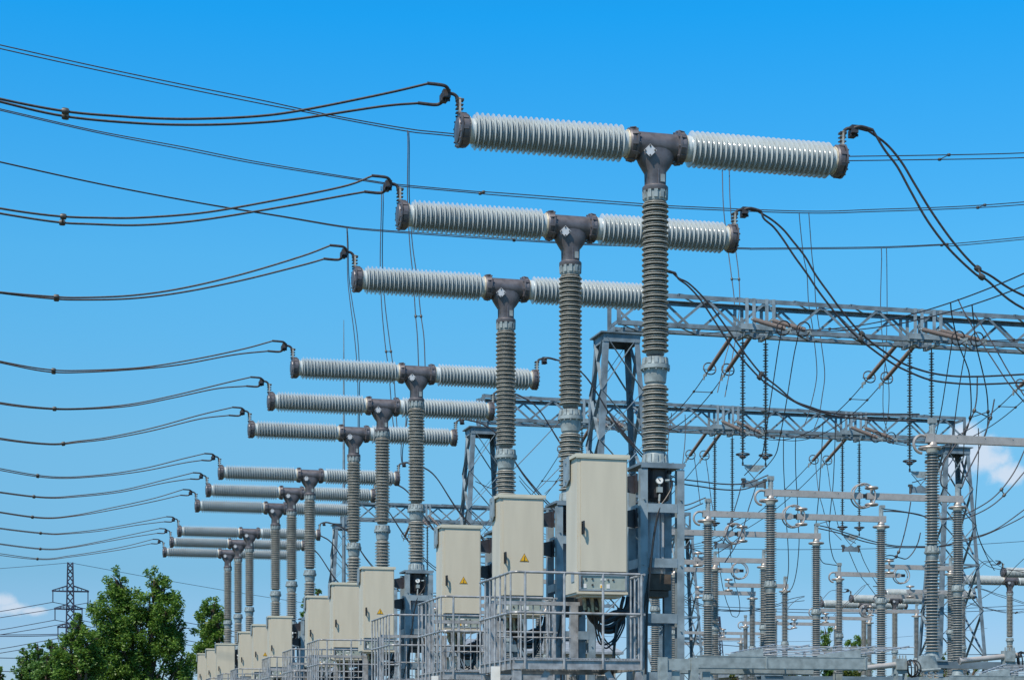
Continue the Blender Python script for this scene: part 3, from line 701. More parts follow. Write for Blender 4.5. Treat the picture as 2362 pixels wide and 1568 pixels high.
wire('twin_conductor', [tr(Z4, [(1412,515),(1480,520),(1580,535),(1660,550),(1740,575),(1900,560),(2050,490),(2150,410),(2240,290),(2302,160),(2350,40)], y4),
                        tr(Z4, [(1420,530),(1500,530),(1600,540),(1740,570),(1870,580),(1950,570),(2080,510),(2180,430),(2302,290),(2400,170)], y4)], .0165,
     'twin cable sagging right from the second big post top and rising to the edge', 'cable', 'twin cables leaving the disconnectors', spacers=(.72,), sp_r=.045)
wire('twin_conductor', [tr(Z4, [(1010,612),(1080,625),(1200,660),(1360,710),(1500,740),(1640,745),(1800,740),(1950,700),(2120,645),(2302,520),(2400,440)], y5),
                        tr(Z4, [(1020,630),(1170,665),(1320,715),(1500,748),(1640,752),(1800,745),(2000,695),(2120,650),(2302,560),(2400,480)], y5)], .0165,
     'twin cable sagging right from the third post top across the tall posts', 'cable', 'twin cables leaving the disconnectors', spacers=(.72,), sp_r=.045)
wire('twin_conductor', [tr(Z4, [(1905,400),(1922,375),(1950,300),(2020,160),(2060,60),(2100,-60),(2120,-160)], y3), tr(Z4, [(1830,388),(1795,370),(1790,320),(1810,230),(1860,150),(1920,60),(1985,-60),(2010,-160),(2015,-300)], y3)], .0165,
     'twin cable rising steeply from the post top in front of the right tower', 'cable', 'twin cables leaving the disconnectors', spacers=(.8,), sp_r=.045)

# ------------------------------------------------------------------ high bus conductors
BUS = [
 ('uppermost', 56.0, Z8, [(-300,30),(0,100),(470,205),(900,295),(1300,375),(1600,440),(2000,512),(2250,541)], [(-300,45),(0,118),(470,222),(900,312),(1300,392),(1500,430),(2000,525),(2250,553)], ZD, [(1500,352),(1750,363),(1955,361),(2160,358),(2362,353),(2600,340)], [(1500,362),(1750,373),(1955,371),(2100,369),(2362,364),(2600,350)], (.70, .86)),
 ('middle', 61.0, Z8, [(-300,350),(0,418),(470,525),(900,605),(1300,685),(1860,777),(2000,795),(2362,828)], [(-300,355),(0,425),(470,533),(900,617),(1300,695),(1860,783),(2000,803),(2362,836)], Z1, [(400,617),(1120,672),(1300,685),(1980,712),(2352,703),(2800,687)], [(400,630),(1120,684),(1300,696),(1980,722),(2352,714),(2800,698)], (.5, .9)),
 ('lowest', 66.0, Z8, [(-300,610),(0,680),(500,790),(1000,885),(1400,950),(1700,1000),(1900,1020),(2362,1052)], [(-300,612),(0,683),(500,793),(1000,888),(1400,954),(1700,1005),(1900,1026),(2362,1059)], Z1, [(700,873),(900,884),(1640,903),(1750,905),(2352,899),(2700,885)], [(700,879),(900,890),(1640,909),(1750,911),(2352,905),(2700,890)], (.46, .85))]
BEX = [([], []), ([(2362, 466), (2700, 438)], [(2362, 472), (2700, 444)]), ([(2200, 562), (2362, 547), (2700, 512)], [(2200, 567), (2362, 552), (2700, 517)])]
for ex, (nm, y, zf, a, b, zg, c, d, sp) in zip(BEX, BUS):
    wire('bus_conductor', [tr(zf, a, y - .2) + tr(zg, c, y - .2) + tr(ZD, ex[0], y - .2), tr(zf, b, y + .2) + tr(zg, d, y + .2) + tr(ZD, ex[1], y + .2)], .017, '%s of the three long twin lines crossing the whole sky' % nm, 'power line', 'long twin lines across the sky', spacers=sp, sp_r=.05)
def dropper(label, zf, A, B, y0, y1, sp=(), r=.015, name='dropper', group='twin droppers hanging from the high lines'):
    wire(name, [tr(zf, A, y0, y1)] + ([tr(zf, B, y0 + .1, y1 + .1)] if B else []), r, label, 'cable', group, spacers=sp, sp_r=.04)
dropper('twin dropper at left of the uppermost line, passing behind the second breaker', ZD, [(940,301),(941,340),(940,450),(945,560),(953,640),(958,720),(963,780),(966,860)], [(943,303),(944,340),(944,450),(951,560),(962,640),(970,720),(978,780),(981,860)], 56, 54, (.73,))
dropper('twin dropper at left of the middle line, behind the second cable clamp', ZD, [(879,430),(880,470),(877,600),(880,700),(888,790),(897,860),(905,960),(912,1010)], [(883,432),(884,470),(882,600),(888,700),(899,790),(908,860),(914,960),(918,1010)], 61, 59, (.62,))
dropper('twin dropper at left of the lowest line, behind the third cable clamp', ZD, [(800,527),(801,560),(802,640),(808,700),(817,770),(824,850),(826,930),(826,985)], [(801,527),(803,560),(805,640),(813,700),(824,770),(829,850),(829,930),(829,985)], 66, 64, (.7,))
dropper('twin dropper of the uppermost line right of the nearest column', ZD, [(1666,391),(1669,480),(1680,580),(1687,635),(1694,700),(1690,760),(1672,830),(1655,905)], [(1682,391),(1685,480),(1696,570),(1704,635),(1706,700),(1700,760),(1688,830),(1672,915)], 56, 54.5, (.45,))
dropper('twin dropper of the middle line falling behind the upper gantry beam', Z3, [(935,-392),(945,-280),(963,-120),(985,0),(995,180),(1020,330),(1045,560),(1040,680),(1000,850),(965,950)], [(996,-392),(1004,-280),(1016,-120),(1030,0),(1042,190),(1075,430),(1096,620),(1080,760),(1060,880),(1030,962)], 61, 61, ())
dropper('twin dropper of the lowest line, rightmost of the three high ones', Z3, [(1451,-168),(1453,-100),(1450,0),(1447,220),(1465,480),(1497,680),(1495,860),(1470,985)], [(1483,-171),(1485,-100),(1486,0),(1487,230),(1480,480),(1463,700),(1465,880),(1492,985)], 66, 66, ())

# ------------------------------------------------------------------ gantries
GX0, GX1 = 16.35, 36.1
GY = [52.0, 68.7, 101.0]
ZTOP, ZBOT = 14.62, 13.66
CL = [20.68, 26.05, 31.40]
def make_tower(root, x):
    t = MB(); zt = ZBOT - .28; tw, bw = .52, 1.35
    def c(sx, sy, z):
        k = 1 - z / zt; w = tw + (bw - tw) * k; return Vector((x + sx * w, sy * w * .9, z))
    for sx in (-1, 1):
        for sy in (-1, 1): t.angle(c(sx, sy, 0), c(sx, sy, zt), .15, .014, -sx, -sy, up=(0, 1, 0))
    lv = [0, 2.6, 4.9, 6.9, 8.7, 10.3, 11.75, zt]
    for k in range(len(lv) - 1):
        for (A, B) in (((-1, -1), (1, -1)), ((1, -1), (1, 1)), ((1, 1), (-1, 1)), ((-1, 1), (-1, -1))):
            if k % 2: t.bar(c(*A, lv[k]), c(*B, lv[k + 1]), .10, .012); t.bar(c(*B, lv[k]) * 1.0 + Vector((0, .014, 0)), c(*A, lv[k + 1]) + Vector((0, .014, 0)), .10, .012)
            else: t.bar(c(*B, lv[k]), c(*A, lv[k + 1]), .10, .012); t.bar(c(*A, lv[k]) + Vector((0, .014, 0)), c(*B, lv[k + 1]) + Vector((0, .014, 0)), .10, .012)
            if k in (0, 3): t.bar(c(*A, lv[k + 1]), c(*B, lv[k + 1]), .07, .07)
    t.box((x, 0, zt + .02), (1.3, 1.15, .04)); t.box((x, -.5, zt - .12), (1.1, .02, .24)); t.box((x, .5, zt - .12), (1.1, .02, .24)); t.box((x - .54, 0, zt - .12), (.02, .96, .24)); t.box((x + .54, 0, zt - .12), (.02, .96, .24))
    for sx in (-.15, .15): t.box((x + sx, 0, zt + .15), (.05, .5, .22))
    t.build('tower', M['galv_d'], root)
    f = MB()
    for sx in (-1, 1):
        for sy in (-1, 1): f.box((x + sx * bw, sy * bw * .9, .15), (.6, .6, .45))
    f.build('footing', M['concrete'], root)
def make_beam(root):
    b = MB(); h = .46; per = 1.79; n = int(round((GX1 - GX0) / per)); per = (GX1 - GX0) / n
    for (y, z, sx, sy) in ((-h, ZTOP, 1, 1), (h, ZTOP, 1, 1), (-h, ZBOT, 1, 1), (h, ZBOT, 1, 1)):
        zz = z - .06 if z == ZTOP else z + .06
        b.box(((GX0 + GX1) / 2, y, zz), (GX1 - GX0, .014, .13)); b.box(((GX0 + GX1) / 2, y - math.copysign(.07, y), z - .007 if z == ZTOP else z + .007), (GX1 - GX0, .13, .014))
    for k in range(n):
        x = GX0 + k * per
        for (y, o) in ((-h, 0), (h, .5)):
            xa, xb, xc = x, x + per / 2, x + per
            if o: za, zb = ZTOP - .1, ZBOT + .1
            else: za, zb = ZBOT + .1, ZTOP - .1
            b.bar((xa, y + .012, za), (xb, y + .012, zb), .075, .012, up=(0, 1, 0)); b.bar((xb, y + .026, zb), (xc, y + .026, za), .075, .012, up=(0, 1, 0))
        for z in (ZTOP - .022, ZBOT + .022):
            b.bar((x, -h, z), (x + per / 2, h, z), .07, .008); b.bar((x + per / 2, h, z), (x + per, -h, z), .07, .008)
        b.bar((x, -h, ZTOP + .01), (x + per * .28, -h + .25, ZTOP + .03), .07, .02)
    for x in (GX0, GX1):
        for y in (-h, h): b.box((x, y, (ZTOP + ZBOT) / 2), (.12, .03, ZTOP - ZBOT)); 
        b.box((x, 0, ZTOP - .1), (.03, .9, .1)); b.box((x, 0, ZBOT + .1), (.03, .9, .1))
    b.build('beam', M['galv_d'], root)
    for cx in CL:
        k = MB()
        for dx in (-.42, -.20, .20, .42):
            for y in (-h - .03, h + .03): k.box((cx + dx, y, (ZTOP + ZBOT) / 2), (.10, .02, ZTOP - ZBOT + .02))
        for y in (-h - .05, h + .05): k.box((cx, y, ZBOT + .14), (1.25, .02, .17)); 
        for dx in (-.36, .36): k.box((cx + dx, 0, ZBOT - .05), (.12, .9, .08))
        k.build('bracket', M['galv'], root)
gn = ['nearest, uppermost lattice gantry reaching the right edge', 'second lattice gantry, carried by towers at both visible ends', 'farthest lattice gantry, low behind the breaker columns']
def make_gantry():
    root = empty('lattice_gantry', (0, GY[0], 0), gn[0], 'gantry', 'lattice gantries across the yard')
    make_tower(root, GX0 + .08); make_tower(root, GX1 - .32); make_beam(root); return root
gan = make_gantry(); index_kids()
for i in (1, 2): dup(gan, (0, GY[i], 0), gn[i])

# strain strings, suspension strings (shared meshes)
def make_strain():
    """hangs from the origin along +y, 2.9 m long, 17 degrees down"""
    root = empty('strain_insulator', (0, 0, 0), '', 'insulator', 'brown strain insulators on the gantry beams'); s = math.radians(18); d = Vector((0, math.cos(s), -math.sin(s)))
    r = MB(); pr = [(.22, .03), (.25, .045)]
    for i in range(44): a = .28 + i * .053; pr += [(a, .048), (a + .022, .068), (a + .030, .068), (a + .045, .048)]
    pr += [(2.64, .045), (2.70, .03)]; r.lathe(pr, ax=d, n=14); r.build('rod', M['brown'], root)
    f = MB(); f.tube([(0, 0, 0), d * .26], .022); f.box(d * .1, (.06, .06, .06)); f.cut(); f.tube([d * 2.66, d * 3.05], .022); f.box(d * 2.95, (.05, .14, .09)); f.box(d * 3.1, (.035, .06, .16)); f.build('fitting', M['cast'], root)
    c = MB(); c.torus(d * 2.55, d, .20, .020, 26); c.bar(d * 2.62 + Vector((-.2, 0, 0)), d * 2.62 + Vector((.2, 0, 0)), .02); c.build('arcing_ring', M['conductor'], root)
    return root
def make_susp():
    root = empty('suspension_string', (0, 0, 0), '', 'insulator', 'dark suspension strings hanging from the gantry beams')
    r = MB(); pr = [(-.12, .02)]
    for i in range(40): a = -.15 - i * .082; pr += [(a, .028), (a - .006, .065 if i % 2 else .085), (a - .018, .065 if i % 2 else .085), (a - .024, .03)]
    pr += [(-3.44, .02)]; r.lathe(pr[::-1], n=12); r.build('rod', M['disc'], root)
    f = MB(); f.tube([(0, 0, 0), (0, 0, -.14)], .02); f.cut(); f.tube([(0, 0, -3.42), (0, 0, -3.72)], .018); f.box((0, 0, -3.72), (.05, .03, .10)); f.build('fitting', M['bolt'], root)
    c = MB(); c.torus((0, 0, -3.44), (0, 0, 1), .19, .022, 24); c.torus((0, 0, -3.52), (0, 0, 1), .07, .03, 14)
    for a in range(3): c.bar((0, 0, -3.60), (.19 * math.cos(a * 2.1), .19 * math.sin(a * 2.1), -3.44), .014)
    c.build('grading_ring', M['conductor'], root); return root
def make_yoke():
    root = empty('yoke_clamp', (0, 0, 0), '', 'clamp', 'yoke clamps under the suspension strings')
    y = MB(); y.prism([(-.36, -.008, -.02), (.36, -.008, -.02), (.12, -.008, -.22), (-.12, -.008, -.22)], (0, 0, 0), (0, .016, 0)); y.build('upper_plate', M['cast'], root)
    y = MB(); y.tube([(-.3, 0, -.1), (0, 0, -.42)], .012); y.tube([(.3, 0, -.1), (0, 0, -.42)], .012); y.build('link', M['bolt'], root)
    y = MB(); y.prism([(-.38, -.008, -.52), (-.30, -.008, -.45), (-.15, -.008, -.50), (0, -.008, -.42), (.15, -.008, -.50), (.30, -.008, -.45), (.38, -.008, -.52), (.30, -.008, -.68), (-.30, -.008, -.68)], (0, 0, 0), (0, .016, 0)); y.build('lower_plate', M['galv_d'], root)
    for s in (-1, 1):
        y = MB(); y.tube([(s * .34, 0, -.70), (s * .33, 0, -.42)], .04, 8); y.box((s * .34, 0, -.46), (.12, .08, .07)); y.build('cable_grip', M['bolt'], root)
    return root
stn, sus, yok = make_strain(), make_susp(), make_yoke(); index_kids()
usedp = {}
def put(proto, loc, label, rz=0):
    if proto.name not in usedp:
        usedp[proto.name] = 1; proto.location = loc; proto.rotation_euler = (0, 0, rz); proto['label'] = label; return proto
    return dup(proto, loc, label, None, rz)
GN = ['nearest', 'second', 'farthest']; CN = ['left', 'middle', 'right']; ZA = 14.02
DX = .30
s18, c18 = math.sin(R(18)), math.cos(R(18))
for gi, gy in enumerate(GY):
    for ci, cx in enumerate(CL):
        for s in (-1, 1):
            side = 'left' if s < 0 else 'right'
            put(stn, (cx + s * DX, gy - .52, ZA), '%s brown rod reaching towards the viewer, %s bracket, %s gantry' % (side, CN[ci], GN[gi]), math.pi)
            put(stn, (cx + s * DX, gy + .52, ZA), '%s brown rod slanting down and away, %s bracket, %s gantry' % (side, CN[ci], GN[gi]), 0)
            put(sus, (cx + s * .36, gy, ZBOT - .08), '%s dark ribbed string hanging straight down, %s bracket, %s gantry' % (side, CN[ci], GN[gi]))
        put(yok, (cx, gy, ZBOT - .08 - 3.72), 'metal yoke with cable grips under strings, %s bracket, %s gantry' % (CN[ci], GN[gi]))
# tension spans along the yard between the gantries
def span(cx, ya, yb, sag, label, n=14):
    tr_ = []
    for s in (-1, 1):
        pts = []
        za = ZA - s18 * 3.0
        for k in range(n + 1):
            t = k / n; pts.append(Vector((cx + s * DX, ya + (yb - ya) * t, za - 4 * sag * t * (1 - t))))
        tr_.append(pts)
    wire('span_conductor', tr_, .015, label, 'power line', 'twin spans strung between the gantries', spacers=(.10, .5, .9), sp_r=.04)
e = .52 + c18 * 3.0
for ci, cx in enumerate(CL):
    span(cx, 18.6 + e, GY[0] - e, 1.5, 'twin span coming over the viewer to the %s bracket of the nearest gantry' % CN[ci])
    span(cx, GY[0] + e, GY[1] - e, .85, 'twin span from the nearest to the second gantry at the %s brackets' % CN[ci])
    span(cx, GY[1] + e, GY[2] - e, 1.9, 'twin span from the second to the farthest gantry at the %s brackets' % CN[ci])
# the drop cables of the gantry field
G1, G2 = GY[0], GY[1]
gd = 'drop cables in the gantry field'
dropper('black twin cable from the near strain clamps down to the first yoke', Z3, [(832,318),(825,345),(805,460),(790,560),(765,730),(740,900),(720,1040),(700,1130),(640,1205),(592,1255)], [(940,325),(925,400),(900,520),(855,800),(830,940),(810,1040),(790,1120),(740,1190),(685,1245)], 48.8, G1, (.62,), group=gd)
dropper('black twin cable from the first yoke down behind the first ring of contacts', Z3, [(582,1280),(560,1370),(530,1470),(500,1560),(460,1680)], [(672,1300),(650,1370),(620,1460),(590,1568),(540,1690),(470,1800)], G1, 46, group=gd)
dropper('black twin cable from the right strain clamps down past the tall post', Z3, [(1897,405),(1860,640),(1830,830),(1800,970),(1760,1120)], [(1990,415),(1940,700),(1890,1060),(1850,1150),(1780,1250),(1680,1290),(1645,1300)], 48.8, G1, group=gd)
dropper('twin cable slanting down from the near span at right to the post top', Z3, [(1885,172),(1895,260),(1935,430),(1985,560),(2005,640),(2015,830),(2000,930),(1975,1000)], [(2020,188),(2030,290),(2045,430),(2085,600),(2110,720),(2120,840),(2115,960),(2080,1060)], 40, 41.8, (.8,), group=gd)
dropper('long straight twin cable slanting down right from the near span', Z3, [(1932,152),(1970,230),(2060,390),(2160,545),(2250,680),(2346,795)], [(2028,235),(2070,300),(2150,430),(2240,590),(2310,700),(2370,790)], 40, 38, group=gd)
dropper('left pair of drop cables in front of the second beam beside the nearest column', Z3, [(135,865),(128,930),(115,1020),(110,1120),(108,1250)], [(220,875),(222,960),(218,1060),(205,1180),(195,1300),(185,1380)], 64, 62, group=gd)
dropper('drop cable pair from the middle span to the ring topped post', Z3, [(838,1010),(837,1100),(838,1200),(845,1350),(850,1480),(866,1700),(868,1850),(850,1960),(820,2000)], [(914,1020),(912,1100),(915,1250),(925,1420),(930,1568),(935,1680),(920,1850),(890,1960),(840,2000)], 62, 66, group=gd)
dropper('drop cable pair from the middle span to the post with a side half ring', Z4, [(1065,-20),(1060,100),(1048,300),(1037,450),(1028,545),(1020,660),(1028,760),(1060,840),(1105,855),(1160,862)], [(1142,-10),(1138,120),(1128,350),(1115,480),(1107,560),(1103,660),(1110,740),(1130,820),(1160,862)], 60, 62, (.5,), group=gd)
dropper('thin cable pair from left strain clamps of the second gantry', Z3, [(278,1150),(290,1230),(300,1310),(315,1430)], [(350,1150),(365,1250),(380,1380),(398,1490)], G2 + 3, G2, group=gd)
dropper('thin cable pair from the middle strain clamps of the second gantry', Z3, [(1038,1160),(1045,1250),(1060,1370),(1085,1460),(1110,1560),(1140,1600),(1200,1660)], [(1105,1160),(1120,1250),(1130,1330),(1155,1450),(1180,1568),(1220,1640),(1290,1680)], G2 + 3, G2, group=gd)
dropper('twin cable leaving the second yoke down to the far breakers', Z4, [(1218,760),(1260,860),(1290,920),(1340,980),(1400,1060)], [(1283,740),(1310,820),(1345,890),(1380,950),(1440,1040)], G2, 75, group=gd)
dropper('thin cable pair from the right span falling left of the cloud', Z3, [(1972,960),(1968,1100),(1960,1200)], [(2060,960),(2062,1080),(2055,1250),(2045,1400),(2040,1520),(2060,1640),(2120,1780),(2160,1850)], 56, 60, group=gd)
dropper('looped jumper pair beside the tall post', Z4, [(1605,470),(1590,560),(1560,690),(1530,780),(1500,822),(1450,818),(1415,808)], [(1665,660),(1650,720),(1620,780),(1580,820),(1540,815),(1480,800),(1420,812)], 46, 46, (.5,), group=gd)
dropper('long low twin cable sagging behind the left posts', Z4, [(185,1040),(300,1095),(420,1130),(520,1140),(640,1135),(760,1110),(860,1070),(950,1050)], [(185,1055),(300,1105),(420,1138),(520,1145),(640,1138),(760,1118),(860,1090),(950,1078)], 70, 74, group=gd)
dropper('cable loop pair ending in a fork on a small distant post', Z4, [(420,730),(428,860),(445,980),(470,1080),(490,1130),(505,1170),(530,1180)], [(490,730),(500,830),(520,950),(545,1050),(553,1120),(548,1160),(535,1180)], 72, 76, group=gd)
dropper('curved thin cables around the left post behind the frame', Z4, [(185,760),(240,755),(290,770),(340,790),(400,790),(450,765),(500,730),(560,680)], [(350,785),(380,760),(410,720),(450,690),(500,600),(560,570),(640,535)], 60, 62, group=gd)
dropper('long curved cable from the right edge to the far breaker', Z4, [(2302,820),(2240,880),(2200,930),(2150,990),(2075,1045),(1960,1110),(1880,1150)], None, 80, 84, group=gd)
dropper('twin cable sweeping down to the distant right breaker cap', Z4, [(1960,745),(1990,790),(2030,830),(2090,870),(2180,890),(2302,892)], [(2000,560),(2010,640),(2040,730),(2080,800),(2160,870),(2302,905)], 78, 82, group=gd)
dropper('cable rising left from the distant right breaker cap', Z4, [(2100,840),(2060,850),(2010,900),(1980,950),(1960,1000)], [(2110,835),(2050,840),(2000,890),(1975,940)], 83, 83, group=gd)
dropper('twin cable from the lone distant breaker falling to the right edge', Z4, [(2020,1000),(2060,1010),(2130,1035),(2200,1055),(2302,1090)], [(2020,1005),(2070,1018),(2140,1048),(2230,1075),(2302,1098)], 87.4, 87.4, group=gd)
dropper('low distant twin cable across the lone breaker column', Z4, [(1960,1090),(2060,1120),(2170,1145),(2250,1150),(2302,1140)], [(1970,1100),(2080,1130),(2180,1152),(2250,1155),(2302,1150)], 90, 90, (.8,), group=gd)
dropper('slanting cables left of the far breaker arms', Z4, [(840,1140),(870,1100),(910,1070),(950,1055)], [(1030,1110),(1070,1060),(1110,1020),(1150,1015)], 96, 96, group=gd)
dropper('slanting cable pair in front of the far breakers', Z4, [(1130,1170),(1200,1100),(1260,1040),(1310,990),(1350,975)], [(1140,1172),(1215,1100),(1275,1040),(1325,988)], 96, 96, group=gd)
dropper('short cable pair hanging behind the seventh breaker arm', Z7, [(607,1060),(600,1160),(580,1240),(576,1300),(580,1350)], [(612,1100),(603,1180),(588,1260),(584,1310),(584,1350)], 60, 58.6, group=gd)
dropper('crossing thin cables left of the second tower', Z7, [(1000,1460),(1100,1500),(1150,1450),(1250,1360),(1480,1120)], None, 66, 66, group=gd)
for j, (x0, y0, x1, y1) in enumerate(((250, 1430, 340, 1525), (340, 1525, 480, 1385), (400, 1530, 480, 1450))): pass
dropper('rising thin cable pair between the second and third columns', Z7, [(1335,1525),(1400,1465),(1475,1388),(1560,1300)], [(1395,1530),(1440,1490),(1480,1448),(1560,1370)], 74, 74, group=gd)
dropper('falling thin cable pair behind the third column', Z7, [(1248,1430),(1290,1480),(1335,1525),(1380,1570)], [(1252,1455),(1280,1490),(1308,1525),(1350,1570)], 75, 75, group=gd)

# ------------------------------------------------------------------ earthing switches and mesh canopies (near, bottom right)
def canopy(u0, v0, H, L_, dep, label, nb=7):
    """steel frame with an overhead bar grating; u0,v0: left front top corner"""
    p = ath(u0, v0, H); root = empty('grating_canopy', (p.x, p.y, 0), label, 'canopy', 'low steel canopies with bar gratings'); z = p.z
    b = MB()
    b.box((L_ / 2, 0, z - .085), (L_, .012, .14)); b.box((L_ / 2, .04, z - .009), (L_ + .05, .10, .012)); b.box((L_ / 2, .04, z - .161), (L_, .08, .010))
    b.box((L_ * .42, .75, z - .135), (L_ * .80, .012, .12)); b.box((L_ * .42, .79, z - .20), (L_ * .80, .08, .010))
    for x in (L_ * .40, L_ * .985): b.box((x, -.012, z - .085), (.02, .012, .15)); b.box((x, .38, z - .10), (.06, .74, .06))
    b.box((-.26, .02, z - .12), (.36, .012, .13)); b.box((-.26, .06, z - .052), (.42, .09, .01)); b.build('beam', M['cast'], root)
    for x in (-.43, -.03):
        l = MB(); l.box((x, 0, (z - .03) / 2), (.09, .014, z - .03)); l.box((x, .11, (z - .03) / 2), (.09, .014, z - .03)); l.box((x - .04, .055, (z - .03) / 2), (.012, .10, z - .03)); l.box((x + .17, .055, (z - .2) / 2), (.10, .012, z - .2)); l.build('leg', M['cast'], root)
    for x in (.25, L_ * .9):
        l = MB(); l.box((x, .4, (z - .2) / 2), (.09, .09, z - .2)); l.build('leg', M['cast'], root)
    gq = MB(); dep = 1.4; P = lambda t, u_: Vector((.42 + 1.16 * t + (1.85 + .27 * t) * u_, .14 + dep * t, z + .025 + .19 * t))
    for i in range(nb): t = i / (nb - 1); gq.tube([P(t, 0), P(t, .5) + Vector((0, 0, -.01)), P(t, 1)], .007, 6)
    for u_ in (.04, .27, .50, .73, .96): gq.tube([P(0, u_) + Vector((0, 0, .015)), P(1, u_) + Vector((0, 0, .015))], .008, 6)
    for t in (.2, .8): gq.tube([P(t, .5), Vector((P(t, .5).x, P(t, .5).y, z - .10))], .02, 6)
    gq.build('grating', M['plate'], root)
    for (xa, xb) in ((.45, L_ * .40), (L_ * .72, L_ * .98)):
        c = MB(); c.prism([(xa, .10, z), (xb, .10, z), (xb, .10, z + .10), (xa + (xb - xa) * .6, .10, z + .075), (xa, .10, z + .02)], (0, 0, 0), (0, .012, 0)); c.build('edge_plate', M['cast'], root)
    return root
canopy(*Z4(290, 1413), 1.06, 2.28, 1.4, 'low steel canopy with white bar grating beside the near steel frame')
canopy(*Z4(1870, 1535), .92, 2.3, 1.4, 'low steel canopy with white bar grating in the bottom right corner')
def earthing(u0, v0, u1, v1, y, label, spring):
    A, B = at(u0, v0, y), at(u1, v1, y); root = empty('earthing_switch', A, label, 'switch', 'folded earthing switches'); d = B - A; dn = d.normalized()
    t = MB(); t.tube([(0, 0, 0), d], .052, 14); t.lathe([(0, .07), (.03, .07)], ax=dn, n=14); t.build('blade_tube', M['alu'], root)
    k = MB(); c = d * .80; k.box(c, (.20, .18, .20)); k.box(c + Vector((0, 0, -.14)), (.24, .10, .08))
    for q in range(4): k.lathe([(0, .014), (.16, .014)], c + Vector((-.09 + .06 * q, -.05, 0)), (0, 0, 1), 6)
    k.box(c + Vector((-.08, 0, -.26)), (.04, .12, .26)); k.box(c + Vector((.1, 0, -.26)), (.04, .12, .26)); k.build('clamp', M['cast'], root)
    l = MB()
    for q in range(5): l.torus(d * .99 + Vector((.03 * q - .05, -.05, -.10)), (1, .25 * q - .5, .1), .14 + .01 * (q % 3), .012, 20, 6)
    l.build('braid', M['black'], root)
    s = MB(); s.box((d.x * .9, .10, -d.z * 0 - (A.z) / 2 - .1), (.20, .14, A.z - .2)); s.box(d * .8 + Vector((.0, .05, -.50)), (.5, .2, .18)); s.build('pedestal', M['galv_d'], root)
    if spring:
        h = MB(); o = d + Vector((.28, -.05, .02)); h.prism([o + Vector((-.13, 0, -.18)), o + Vector((.28, 0, -.16)), o + Vector((.20, 0, .12)), o + Vector((-.06, 0, .12))], (0, 0, 0), (0, .15, 0)); h.tube([o + Vector((-.1, -.05, -.16)), o + Vector((.28, -.05, -.13))], .025); h.build('spring_housing', M['cast'], root)
        for q in range(3):
            sp_ = MB(); a = o + Vector((-.04 + .13 * q, -.03, -.20)); b = a + Vector((-.12, 0, -.62)); pts = []
            n = 130
            for j in range(n): w = j / n * 26 * math.pi; ax_ = (b - a).normalized(); x_ = ax_.orthogonal().normalized(); y_ = ax_.cross(x_); pts.append(a.lerp(b, j / n) + (x_ * math.cos(w) + y_ * math.sin(w)) * .042)
            sp_.tube(pts, .009, 5); sp_.build('spring', M['bar'], root)
    return root
earthing(*Z4(1288, 1497), *Z4(1600, 1462), 31.5, 'grey horizontal tube with three coil springs before the tallest post', True)
earthing(*Z4(1902, 1450), *Z4(2280, 1412), 31.5, 'grey horizontal tube at the bottom right edge behind the corner canopy', False)

# small things
rod = MB(); p = at(793, 738, 75); rod.tube([(0, 0, 0), (0, 0, p.z * .55), (0, 0, p.z * .83), (0, 0, p.z)], [.12, .07, .035, .012], 8)
o = rod.build('lightning_rod', M['galv_d']); o.location = (p.x, p.y, 0); tag(o, 'slender grey lightning rod rising behind the fourth and fifth breakers', 'lightning rod')
for (u, v, w, lb) in ((1143, 1536, .12, 'white painted marker board on a post, right one, under the near platform'), (1003, 1558, .10, 'white painted marker board on a post, left one, under the middle platform')):
    p = ath(u, v, .98); m = MB(); m.box((0, 0, .4), (.05, .05, .8)); m.box((0, 0, p.z / 2 + .4), (w, .03, p.z - .8)); o = m.build('marker_board', M['white']); o.location = (p.x, p.y, 0); tag(o, lb, 'marker board')

# ------------------------------------------------------------------ far pylons, poles and buildings
def pylon(u, vt, y, Ht, label, arms):
    p = at(u, vt, y); root = empty('transmission_pylon', (p.x, p.y, 0), label, 'pylon'); H = p.z; b = MB()
    def w(z): return .42 + (1 - z / H) * .7
    lv = [H * (1 - (1 - k / 22) ** 1.15) for k in range(23)]
    for sx in (-1, 1):
        for sy in (-1, 1):
            for k in range(22): b.bar((sx * w(lv[k]), sy * w(lv[k]), lv[k]), (sx * w(lv[k + 1]), sy * w(lv[k + 1]), lv[k + 1]), .22, .22)
    for k in range(22):
        for s in (-1, 1):
            a, c = w(lv[k]), w(lv[k + 1])
            b.bar((-a, s * a, lv[k]), (c, s * c, lv[k + 1]), .16); b.bar((a, s * a, lv[k]), (-c, s * c, lv[k + 1]), .16)
            b.bar((s * a, -a, lv[k]), (s * c, c, lv[k + 1]), .16); b.bar((s * a, a, lv[k]), (s * c, -c, lv[k + 1]), .16)
    b.build('mast', M['far_steel'], root); ends = []
    for (v, ul, ur) in arms:
        z = at(u, v, y).z; k = 4336.4 * (p.y / ray(u, v).y) ** -1
        for (uu, s) in ((ul, -1), (ur, 1)):
            Lx = abs(uu - u) / k; a = MB()
            for yy in (-.5, .5): a.bar((0, yy, z), (s * Lx, 0, z), .22); a.bar((s * .5, yy, z + Lx * .30), (s * Lx, 0, z + .1), .16)
            for q in range(1, 5): t = q / 5; a.bar((s * Lx * t, 0, z), (s * Lx * t, 0, z + Lx * .30 * (1 - t)), .12)
            a.build('cross_arm', M['far_steel'], root)
            i_ = MB(); i_.tube([(s * Lx * .95, 0, z), (s * Lx * .95, 0, z - 1.9)], .10, 6); i_.build('insulator', M['far_steel'], root)
            ends.append(Vector((p.x + s * Lx * .95, p.y, z - 1.9)))
    return Vector((p.x, p.y, H)), ends
